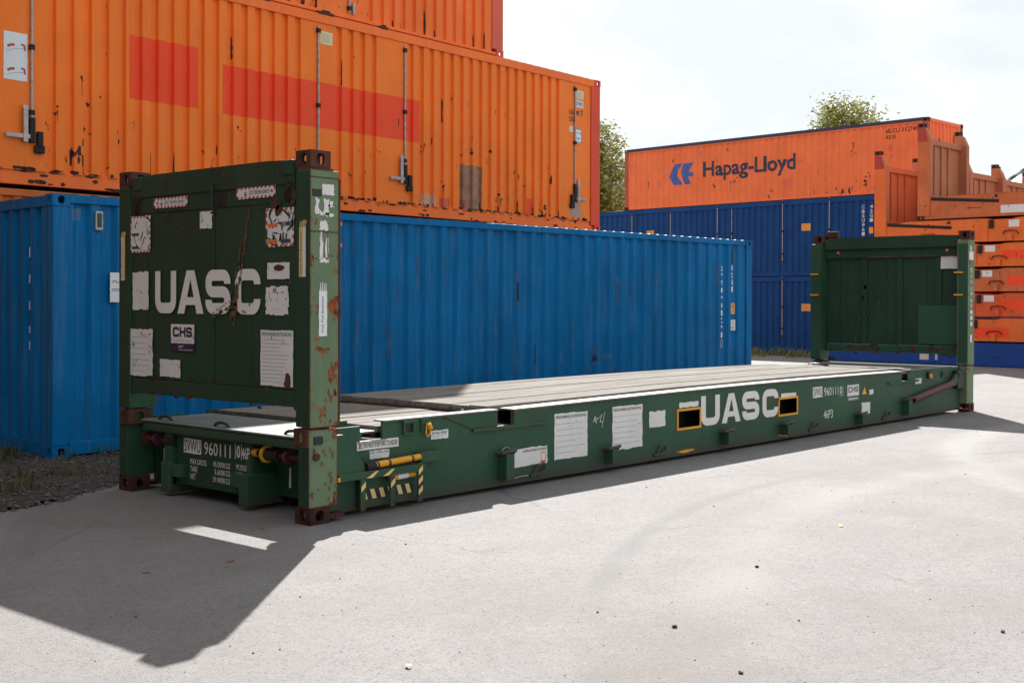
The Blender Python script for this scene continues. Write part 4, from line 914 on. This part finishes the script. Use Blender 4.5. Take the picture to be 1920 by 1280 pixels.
bm = bmesh.new(); flat_poly(bm, [(.525, .105), (1.05, .105), (1.05, .180), (.525, .180)]); fy('hazard_stripe', bm, .0735, BLK, rack)
bm = bmesh.new()
for k in range(6): u = .53+k*.088; flat_poly(bm, [(u, .178), (u+.042, .178), (u+.068, .107), (u+.026, .107)])
fy('hazard_stripe', bm, .0725, YELT, rack)
for a in (.475, .765, 1.05):
    bm = bmesh.new(); flat_poly(bm, [(a+.002, .12), (a+.046, .12), (a+.046, .27), (a+.002, .27)]); fy('hazard_stripe', bm, .0088, BLK, rack) if a > 1 else bm.free()
    bm = bmesh.new()
    for k in range(3 if a > 1 else 1): z = .09+k*.075 if a > 1 else .175; flat_poly(bm, [(a+.003, z), (a+.045, z+.035), (a+.045, z+.075), (a+.003, z+.04)])
    fy('hazard_stripe', bm, .0078, YELT, rack)
bm = bmesh.new(); [flat_poly(bm, [(.53+k*.16, .27), (.59+k*.16, .27), (.65+k*.16, .315), (.62+k*.16, .315)]) for k in range(2)]; fy('hazard_stripe', bm, .0108, YELT, rack)
link('guard_bolt', bx(.262, .285, .008, .03, .27, .30, bevel=.004), YEL, rack)
# side plates
link('stake_pocket', bx(.985, 1.07, PB-.004, PB+.003, .565, .61), BLK, rack); bm = bmesh.new(); box(bm, .97, .985, PB-.02, PB, .555, .635); box(bm, 1.07, 1.085, PB-.02, PB, .555, .635); box(bm, .97, 1.085, PB-.02, PB, .545, .558); box(bm, .96, 1.10, PB-.03, PB, .63, .65); link('stake_pocket', bm, GRE, rack)
link('shackle_plate', bx(1.16, 1.25, PB-.015, PB, .55, .655, bevel=.004), GRE, rack); bm = bmesh.new(); tube(bm, (1.20, PB-.05, .615), (1.225, PB-.05, .575), .02, 10); pipe(bm, [(1.19, PB-.04, .60), (1.18, PB-.045, .545), (1.195, PB-.045, .515), (1.22, PB-.045, .53), (1.23, PB-.045, .58)], .006, 6); link('shackle', bm, YEL, rack)
bm = bmesh.new(); box(bm, 10.76, 10.9, PB-.03, PB, .53, .62, bevel=.01); link('shackle_plate', bm, BLK, rack); bm = bmesh.new(); tube(bm, (10.80, PB-.05, .56), (10.80, PB-.02, .56), .035, 10); link('shackle', bm, YEL, rack)
link('stake_pocket', bx(11.25, 11.45, PB-.02, PB, .52, .61, bevel=.006), GRE, rack); link('stake_pocket', bx(11.27, 11.43, PB-.024, PB-.018, .535, .60), BLK, rack)
bm = bmesh.new(); tube(bm, (10.18, .05, .275), (11.48, .05, .425), .045, 14); link('gas_strut', bm, MAROON, rack); bm = bmesh.new(); prism(bm, [(11.44, .38), (11.62, .40), (11.72, .56), (11.66, .56), (11.48, .47)], 'y', .03, .07); link('strut_bracket', bm, GRE, rack); link('strut_bracket', bx(9.95, 10.22, .0, .09, .30, .315), RUSTBAR, rack)
link('strut_bracket', bx(11.66, 11.92, .03, .1, .35, .6), BLK, rack)
# side stickers and lettering
def sy(u0, u1, v0, v1, **k): return sticker(u0, u1, v0, v1, plane='y', x=Y, tearmat=GRE, **k)
o = sy(.517, .932, .462, .528, j=.001, seed=51); fy('print', text_bm('DO NOT STEP ON CYLINDER!', .585, .922, .476, .516, .012), Y-.001, INK, o); bm = bmesh.new(); flat_poly(bm, [(.528, .474), (.572, .474), (.55, .518)]); fy('print', bm, Y-.001, INK, o); bm = bmesh.new(); flat_poly(bm, [(.537, .479), (.563, .479), (.55, .506)]); fy('print', bm, Y-.002, YLAB, o)
o = sy(.644, .836, .392, .452, j=.002, seed=52); fy('print', text_bm('SPEED CONTROL VALVE', .65, .83, .426, .446, .012), Y-.001, INK, o); lines(o, .65, .82, .395, .42, 2, Y-.001, 'y')
o = sy(1.276, 1.466, .482, .549, j=.003, seed=53); fy('print', text_bm('END WALL SUPPORT', 1.285, 1.455, .518, .540, .012), Y-.001, INK, o); lines(o, 1.285, 1.45, .487, .512, 2, Y-.001, 'y')
o = sy(2.235, 2.685, .168, .318, j=.006, seed=54); fy('print', text_bm('LASHING POINTS RATINGS', 2.36, 2.67, .283, .305, .012), Y-.001, INK, o); bm = bmesh.new(); stroke(bm, [(2.60, .18), (2.66, .18), (2.66, .265), (2.60, .265), (2.60, .18)], .008); flat_poly(bm, [(2.602, .18), (2.658, .18), (2.658, .198), (2.602, .198)]); fy('print', bm, Y-.001, INKO, o)
for u0, u1, v0, v1, s, tx in ((2.78, 3.247, .178, .578, 55, 'OPERATION MANUAL COLLAPSING END WALL'), (3.619, 4.095, .185, .587, 56, 'OPERATION MANUAL ERECTING END WALL')):
    o = sy(u0, u1, v0, v1, j=.006, seed=s, nt_=7, s=.010); fy('print', text_bm(tx, u0+.012, u1-.015, v1-.045, v1-.018, .01), Y-.001, INK, o); lines(o, u0+.02, u1-.03, v0+.03, v1-.07, 6, Y-.001, 'y', seed=s)
sy(4.208, 4.478, .352, .503, j=.007, seed=57); sy(4.719, 5.066, .508, .558, j=.005, seed=58, mat=WLET); sy(6.751, 7.093, .490, .538, j=.005, seed=59, mat=WLET)
g = word(bmesh.new(), 'UASC', ((5.116, 5.471), (5.512, 5.884), (5.917, 6.273), (6.342, 6.690)), .298, .602, .25); fy('lettering', g, Y, WLET, rack)
o = sy(7.494, 7.731, .448, .572, j=.001, seed=60, mat=WLET); fy('print', text_bm('SVWU', 7.51, 7.715, .462, .56, .01), Y-.001, GRE, o)
fy('lettering', text_bm('960111', 7.775, 8.138, .455, .555, .0), Y, WLET, rack); fy('lettering', text_bm('0', 8.175, 8.24, .455, .55, .01), Y, WLET, rack); bm = bmesh.new(); stroke(bm, [(8.165, .440), (8.26, .440)], .006); stroke(bm, [(8.262, .44), (8.262, .55)], .006); fy('lettering', bm, Y, WLET, rack); fy('lettering', text_bm('46P3', 7.765, 7.995, .188, .288), Y, WLET, rack)
o = sy(8.375, 8.69, .418, .552, j=.001, seed=61); g = word(bmesh.new(), 'CHS', ((8.40, 8.485), (8.495, 8.575), (8.585, 8.67)), .462, .53, .2); fy('print', g, Y-.001, INK, o); o = sy(8.39, 8.675, .365, .398, j=.001, seed=62, mat=INKG); lines(o, 8.42, 8.65, .37, .393, 2, Y-.001, 'y', WHT)
bm = bmesh.new(); flat_poly(bm, [(8.78, .42), (8.90, .42), (8.845, .512)]); fy('warning_triangle', bm, Y, YLAB, rack)
sy(8.983, 9.097, .407, .468, j=.008, seed=63); sy(8.768, 9.008, .17, .318, j=.006, seed=64); sy(10.366, 10.576, .472, .543, j=.002, seed=65)
bm = bmesh.new()      # chalk scribble
stroke(bm, [(3.33, .47), (3.36, .52), (3.38, .46), (3.34, .49), (3.41, .50)], .006); stroke(bm, [(3.42, .50), (3.46, .53), (3.43, .47), (3.47, .46)], .006); stroke(bm, [(3.50, .55), (3.46, .41)], .005); fy('chalk_scribble', bm, Y, WLET, rack)
# far end wall marks
sx_ = L-.068
def fars(u0, u1, v0, v1, mat, seed, x=sx_):
    bm = bmesh.new(); ragged(bm, -u1, -u0, v0, v1, .003, 6, seed); return fx('sticker', bm, x-.019, mat, rack)
fars(.165, .46, 2.05, 2.23, WHT, 71); bm = bmesh.new(); flat_poly(bm, [(-.80, .95), (-.165, .95), (-.165, 1.52), (-.80, 1.52)]); fx('paint_touch_up', bm, sx_-.0185, GREL, rack)
sticker(12.02, 12.07, 2.30, 2.37, .002, 72, plane='y', x=-.0025); sticker(11.98, 12.14, 2.17, 2.29, .002, 73, plane='y', x=-.0025)
for i, ch in enumerate('SVWU960111'): fy('lettering', text_bm(ch, 12.03, 12.11, 1.99-i*.085, 1.99-i*.085+.06), -.0025, WLET, rack)
sticker(12.03, 12.10, .99, 1.10, .002, 74, plane='y', x=-.0025)
for z in (1.98, 1.66):
    for y in (.06, W-.13): link('post_lug', bx(L-.29, L-.275, y, y+.13, z, z+.022), YEL, rack)
rr = random.Random(31); bm = bmesh.new()
for k in range(28): blob(bm, -rr.uniform(.2, 2.2), .86+rr.gauss(0, .035), rr.uniform(.02, .1), rr.uniform(.01, .03), k)
o = fx('rust_stains', bm, L-.093, RUST, rack); o['kind'] = 'stuff'; bm = bmesh.new()
for k in range(14): blob(bm, -rr.gauss(1.8, .25), rr.gauss(1.6, .25), rr.uniform(.01, .03), rr.uniform(.02, .09), k)
o = fx('rust_stains', bm, sx_-.017, plain('dull brown scrape', (.06, .05, .032), .8, .3), rack); o['kind'] = 'stuff'
for y in (.35, 2.05): bm = bmesh.new(); tube(bm, (L-.14, y, 2.32), (L-.115, y, 2.32), .022, 8); link('bolt_cap', bm, INKO, rack)
link('loose_block', bx(L-.10, L-.0, W-.35, W-.18, 2.546, 2.65, bevel=.01), RUST, rack)

# ------------------------------------------------------------------ orange and blue flats at the right
TH3 = -1.62; fo = Vector((26.76, 8.55, 0)); d3 = Vector((math.cos(TH3), math.sin(TH3), 0)); LF, WF = 12.192, 2.438
REDH = paint('dull crimson post head', (.42, .055, .045), var=.12, rust=.22, streak=.3, rough=.6)
def make_flat(label, mat, loc, wall=False, group='stacked flat racks', h=.618):
    t = thing('stacked_flat', label, 'flat rack', loc, TH3, group)
    # side beam with a recessed middle and waisted top edge
    bm = bmesh.new(); prism(bm, [(.0, .02), (LF, .02), (LF, h-.06), (LF-.3, h-.06), (LF-.5, h), (3.95, h), (3.8, h-.03), (3.3, h-.03), (3.15, h), (.9, h), (.7, h-.05), (.3, h-.05), (.0, h-.02)], 'y', .03, .07); sb = link('side_beam', bm, mat, t)
    bm = bmesh.new(); prism(bm, [(.0, .02), (LF, .02), (LF, h-.03), (.0, h-.03)], 'y', WF-.07, WF-.03); link('side_beam', bm, mat, t)
    link('deck', bx(.1, LF-.1, .08, WF-.08, h-.09, h-.05), DSTEEL if not wall else WOOD, t); link('end_beam', bx(.0, .1, .08, WF-.08, .03, h-.05), mat, t); link('end_beam', bx(LF-.1, LF, .08, WF-.08, .03, h-.05), mat, t)
    for x in (3.02, 8.35):
        link('stiffener', bx(x, x+.16, .0, .03, .02, h-.02, bevel=.006), mat, t)
        link('hinge_block', bx(x+.2, x+.32, -.01, .03, h-.26, h-.04, bevel=.01), DSTEEL, t)
    for x in (3.78, 9.4):
        bm = bmesh.new(); pipe(bm, [(x-.2, .02, .20), (x-.16, -.02, .27), (x, -.03, .29), (x+.16, -.02, .27), (x+.2, .02, .20)], .016, 6); link('lashing_bar', bm, RUST, t); link('lashing_post', bx(x-.07, x+.05, -.04, .03, .02, .20, bevel=.01), mat, t)
    rr = random.Random(len(label)*7+int(loc[2]*100)); bm = bmesh.new()
    for q in range(46): blob(bm, rr.uniform(.3, LF-.3), rr.choice((rr.uniform(.03, .10), rr.uniform(h-.14, h-.04), rr.uniform(.05, h-.1))), rr.uniform(.01, .05), rr.uniform(.006, .03), q, 11, .75)
    for q in range(14): u = rr.uniform(.5, LF-.5); v = rr.uniform(.2, h-.08); flat_poly(bm, [(u, v), (u+.008, v-rr.uniform(.05, .2)), (u+.02, v)])
    o = fy('rust_stains', bm, .0272, RUSTD, t); o['kind'] = 'stuff'
    link('edge_flange', bx(.95, 3.1, .022, .075, h, h+.008), ORFB if mat is not BLU3 else mat, t); link('edge_flange', bx(4.0, LF-.55, .022, .075, h, h+.008), ORFB if mat is not BLU3 else mat, t)
    for x in (1.35, 4.55, 6.6): link('tie_slot', bx(x, x+.38, .024, .032, h*.42, h*.42+.018), RUSTD, t)
    for x in (2.1, 5.6): link('top_lug', bx(x, x+.06, .005, .03, h-.10, h-.03, bevel=.006), DSTEEL, t)
    link('bottom_flange', bx(.2, LF-.2, .012, .03, .02, .045), mat, t)
    for x in (.0, LF-.178):
        for y0, y1 in ((0, .16), (WF-.16, WF)): link('corner_casting', casting_bm(bmesh.new(), x, x+.178, y0, y1, 0, .118), RUST, t)
    if wall:
        z1 = 2.45
        for y0, y1 in ((.0, .16), (WF-.16, WF)):
            bm = bmesh.new(); prism(bm, [(.0, .1), (.34, .1), (.34, z1-.25), (.22, z1+.02), (.20, z1+.05), (.0, z1+.05)], 'y', y0, y1); p = link('end_post', bm, ORFB if y0 > 1 else mat, t)
            link('corner_casting', casting_bm(bmesh.new(), 0, .178, y0, y1+(.0 if y0 else .01), z1+.05, z1+.168), RUST, p)
            bm = bmesh.new(); prism(bm, [(.0, z1-.33), (.30, z1-.33), (.20, z1+.04), (.0, z1+.04)], 'y', y0-.004 if y0 < 1 else y0-.004, y0); link('red_post_head', bm, REDH if y0 < 1 else ORFB, p)
            bm = bmesh.new(); prism(bm, [(.34, .62), (.36, .62), (.36, z1-.25), (.24, z1+.02), (.22, z1+.02), (.34, z1-.25)], 'y', y0-.01, y1+.01); link('post_flange', bm, ORFB, p)
        link('end_panel', bx(.12, .15, .16, WF-.16, .55, z1-.35), ORFB, t); link('end_top_beam', bx(.08, .22, .16, WF-.16, z1-.38, z1-.22, bevel=.01), ORFB, t)
        for y in (.62, 1.05, 1.48): link('end_rib', bx(.15, .19, y, y+.10, .6, z1-.38, bevel=.008), ORFB, t)
        link('end_bottom_beam', bx(.08, .30, .16, WF-.16, .5, .68, bevel=.01), ORFB, t)
        bm = bmesh.new(); tube(bm, (.38, .05, .56), (2.2, .05, h-.2), .05, 8); link('strut', bm, DSTEEL, t)
    return t
def fl_label(t, x0, x1, z0, z1, y=.028, mat=WHT): bm = bmesh.new(); ragged(bm, x0, x1, z0, z1, .004, 6, int(x0*10)); return fy('label_sticker', bm, y, mat, t)
def fl_red(t, x0, x1, z0, z1): bm = bmesh.new(); flat_poly(bm, [(x0, z0), (x1, z0), (x1, z1), (x0, z1)]); return fy('paint_patch', bm, .0285, REDPATCH, t)
zb = -.10; PT = .648
names = ['navy blue folded flat rack at the bottom of the right hand stack', 'plain orange folded flat rack lying directly on the navy blue one', 'orange folded flat rack with red patch, third from the ground', 'orange folded flat rack with red patch, fourth from the ground', 'orange folded flat rack with red patch, fifth from the ground']
offs = [1.1, .1, 0, .05, -.02]
flats = []
for k in range(5):
    p = fo+d3*(-offs[k]); t = make_flat(names[k], (BLU3, ORF, ORFC, ORFD, ORF)[k], (p.x, p.y, zb+k*PT)); flats.append(t)
    if k >= 2: fl_label(t, 3.40, 3.67, .40, .56); fl_red(t, 3.85, 6.0, .22, .44) if k != 3 else fl_red(t, 4.05, 6.0, .18, .42)
    if k == 1: fl_red(t, 2.95, 4.15, .12, .38)
    if k == 0: fl_label(t, 2.35, 2.85, .35, .62, mat=PINKW) if False else None
PINKW = white('pinkish white worn label', (.62, .48, .47), .5)
fl_label(flats[0], 2.75, 3.25, .13, .36, mat=PINKW)
p = fo+d3*(.32); f6 = make_flat('orange flat rack with upright end wall, beside the dark blue containers', ORF, (p.x, p.y, zb+5*PT), True); fl_label(f6, 3.72, 3.99, .38, .56); fl_red(f6, 4.15, 6.3, .12, .34)
p = fo+d3*(1.58); f7 = make_flat('orange flat rack with the tallest upright end wall, topmost of the right hand stack', ORFD, (p.x, p.y, zb+6*PT), True); fl_label(f7, 2.25, 2.85, .10, .30); fl_label(f7, 3.2, 3.6, .30, .52)
# second and third columns behind, each a stack with an upright rack on top
for c, (X, Yy, lb) in enumerate(((29.5, 6.95, 'orange flat rack with upright end wall, seen behind the topmost rack'), (32.35, 7.0, 'orange flat rack with upright end wall, rightmost and furthest back'))):
    for k in range(5): dup(flats[1], (X, Yy, zb-.03+k*PT), label='orange folded flat rack stacked out of sight behind the front stack')
    dup(f6, (X, Yy, zb-.03+5*PT), label=lb)

# ------------------------------------------------------------------ trees, hall behind
def tree(label, loc, H, rad, n, seed, leafm, ls=.16, trunk=.16, group='trees behind the container yard'):
    rr = random.Random(seed); t = thing('tree', label, 'tree', loc, 0, group)
    bark = BARK; bm = bmesh.new(); pipe(bm, [(0, 0, 0), (.1, .05, H*.3), (.0, .1, H*.6), (.1, 0, H*.9)], trunk, 8)
    tips = []
    for k in range(26):
        z = H*(.35+.6*rr.random()); a = rr.uniform(0, 6.28); prof_ = math.sin(math.pi*min(1, (z/H-.25)/.8))**.7; l = rad*prof_*rr.uniform(.6, 1.1)
        e = Vector((l*math.cos(a), l*math.sin(a), z+l*rr.uniform(.1, .5))); pipe(bm, [(0, 0, z*.9), e*.5+Vector((0, 0, z*.45)), e], trunk*.16, 5); tips.append(e)
        for q in range(3): tips.append(e*rr.uniform(.5, .95)+Vector((rr.gauss(0, .5), rr.gauss(0, .5), z*.0+rr.gauss(0, .4)))*1.0+Vector((0, 0, (1-rr.uniform(.5, .95))*0)))
    link('trunk', bm, bark, t); bm = bmesh.new()
    cl = []
    while len(cl) < 95:
        q = Vector((rr.uniform(-1, 1), rr.uniform(-1, 1), rr.uniform(-1, 1)))
        if .25 < q.length < 1: cl.append(Vector((q.x*rad*.85, q.y*rad*.85, H*.66+q.z*H*.32)))
    cl += [e for e in tips if e.z > H*.3 and e.length < H*1.1][:50]
    for k in range(n):
        c = rr.choice(cl); s_ = rad*.17; p = c+Vector((rr.gauss(0, s_), rr.gauss(0, s_), rr.gauss(0, s_)))
        if p.z > H*1.02: continue
        ax = Vector((rr.gauss(0, 1), rr.gauss(0, 1), rr.gauss(0, .6))).normalized(); b = ax.orthogonal().normalized(); l = ls*rr.uniform(.6, 1.3)
        vs = [bm.verts.new(p+q) for q in (ax*l*.5, b*l*.28, -ax*l*.5, -b*l*.28)]; bm.faces.new(vs)
    link('leaf_crown', bm, leafm, t); return t
BARK = plain('grey brown bark', (.09, .07, .055), .9, .4, 12)
LFA = leaf_mat('yellow green birch leaves', (.16, .20, .03), (.42, .36, .09)); LFB = leaf_mat('dull green leaves', (.09, .13, .03), (.26, .26, .07)); LFD = leaf_mat('dense dark leaves', (.018, .030, .012), (.04, .055, .02)); LFC = leaf_mat('olive yellow leaves', (.15, .19, .03), (.38, .33, .07))
x, y = 36.13, 24.96; tree('slender yellow green tree between the tall orange stack and the far stack', (x, y, -.3), 9.6, 1.45, 14000, 1, LFA, .2)
x, y = 44.79, 30.25; tree('darker green tree behind the slender yellow green one', (x, y, -.3), 8.6, 2.0, 10000, 2, LFB, .2)
x, y = 54.51, 22.22; tree('olive yellow tree whose crown rises above the orange red lettered container', (x, y, -.3), 12.7, 2.3, 30000, 3, LFC, .22)
for i, (tx, ty, th_, sd) in enumerate(((-17.5, -9, 10.5, 5), (-17, -3.5, 11.5, 6), (-16.5, 2.5, 11, 7), (-17.5, 8.5, 12, 8), (-16, 14.5, 12, 9), (-19, 20, 12.5, 10))):
    tree('dense dark tree of the unseen row left of the yard', (tx, ty, 0), th_, 4.2, 5200, sd, LFD, .75, group='unseen dense trees along the left side of the yard')  # unseen row, added to keep low sky off the left-facing sides
# hall with a striped roof at the far right
x, y = 56.38, 14.02; h = thing('storage_hall', 'storage hall with dark and white striped roof at the right edge', 'building', (x, y, -.3), R(27))
WROOF = plain('white roof sheet', (.66, .67, .68), .5, .08); DROOF = plain('dark blue roof sheet', (.02, .028, .06), .5, .15)
link('wall', bx(-13.5, 11.6, -4.3, 4.3, 0, 3.1), DROOF, h)
for gx in (-13.6, 11.5): bm = bmesh.new(); prism(bm, [(-4.2, 3.1), (4.2, 3.1), (0, 8.1)], 'x', gx, gx+.1); link('gable_wall', bm, WROOF, h)
RZ = 8.5
for k in range(13):
    a, b = -14+2*k, -12+2*k
    for sgn in (1, -1):
        bm = bmesh.new(); vs = [bm.verts.new(p) for p in ((a, 0, RZ-.1), (b, 0, RZ-.1), (b, 4.7*sgn, 2.9), (a, 4.7*sgn, 2.9), (a, 0, RZ), (b, 0, RZ), (b, 4.7*sgn, 3.0), (a, 4.7*sgn, 3.0))]
        for q in ((0, 1, 2, 3), (4, 7, 6, 5), (0, 4, 5, 1), (1, 5, 6, 2), (2, 6, 7, 3), (3, 7, 4, 0)): bm.faces.new([vs[i] for i in q])
        link('roof_panel', bm, WROOF if k % 2 else DROOF, h)
link('ridge_cap', bx(-14.1, 12.1, -.3, .3, RZ-.12, RZ+.14), WROOF, h)

# ------------------------------------------------------------------ fallen leaves and pebbles on the asphalt
DL = plain('brown fallen leaf', (.26, .09, .03), .7, .2, 30); YL = plain('yellow fallen leaf', (.60, .38, .05), .7, .1, 30)
for i, (x, y, a, mt, lb) in enumerate(((-1.05, -.55, .3, DL, 'small brown leaf on the shaded asphalt below the light streak'), (-.28, .16, 1.2, DL, 'small tan leaf on the asphalt beside the rusty near corner'), (-1.55, -.45, 2.0, DL, 'small brown leaf in the middle of the end wall shadow'), (2.46, -2.72, .4, YL, 'tiny yellow leaf on the sunlit asphalt'), (-1.8, -2.85, .9, DL, 'curled brown leaf near the bottom edge of the picture'))):
    bm = bmesh.new(); P = [(-.03, 0, 0), (-.012, .012, .008), (.012, .013, .012), (.034, 0, .004), (.012, -.013, .010), (-.012, -.012, .006)]; vs = [bm.verts.new(p) for p in P]; bm.faces.new((vs[0], vs[1], vs[5])); bm.faces.new((vs[1], vs[2], vs[4], vs[5])); bm.faces.new((vs[2], vs[3], vs[4]))
    o = link('fallen_leaf', bm, mt); o.location = (x, y, .003); o.rotation_euler.z = a; tag(o, lb, 'leaf', 'fallen leaves on the asphalt')
for i, (x, y, s, lb) in enumerate(((-.51, -3.33, .014, 'largest dark pebble on the sunlit asphalt'), (.45, -4.53, .011, 'dark pebble nearest the right edge of the foreground'), (.92, -2.95, .012, 'dark pebble on the asphalt in front of the middle of the rack'), (-.93, -3.94, .011, 'dark pebble at the bottom edge right of centre'))):
    bm = bmesh.new(); bmesh.ops.create_icosphere(bm, subdivisions=2, radius=s); rr = random.Random(i)
    for v in bm.verts: v.co *= rr.uniform(.8, 1.15); v.co.z *= .7
    o = link('pebble', bm, BROWN); o.location = (x, y, s*.5); tag(o, lb, 'pebble', 'dark pebbles on the asphalt')
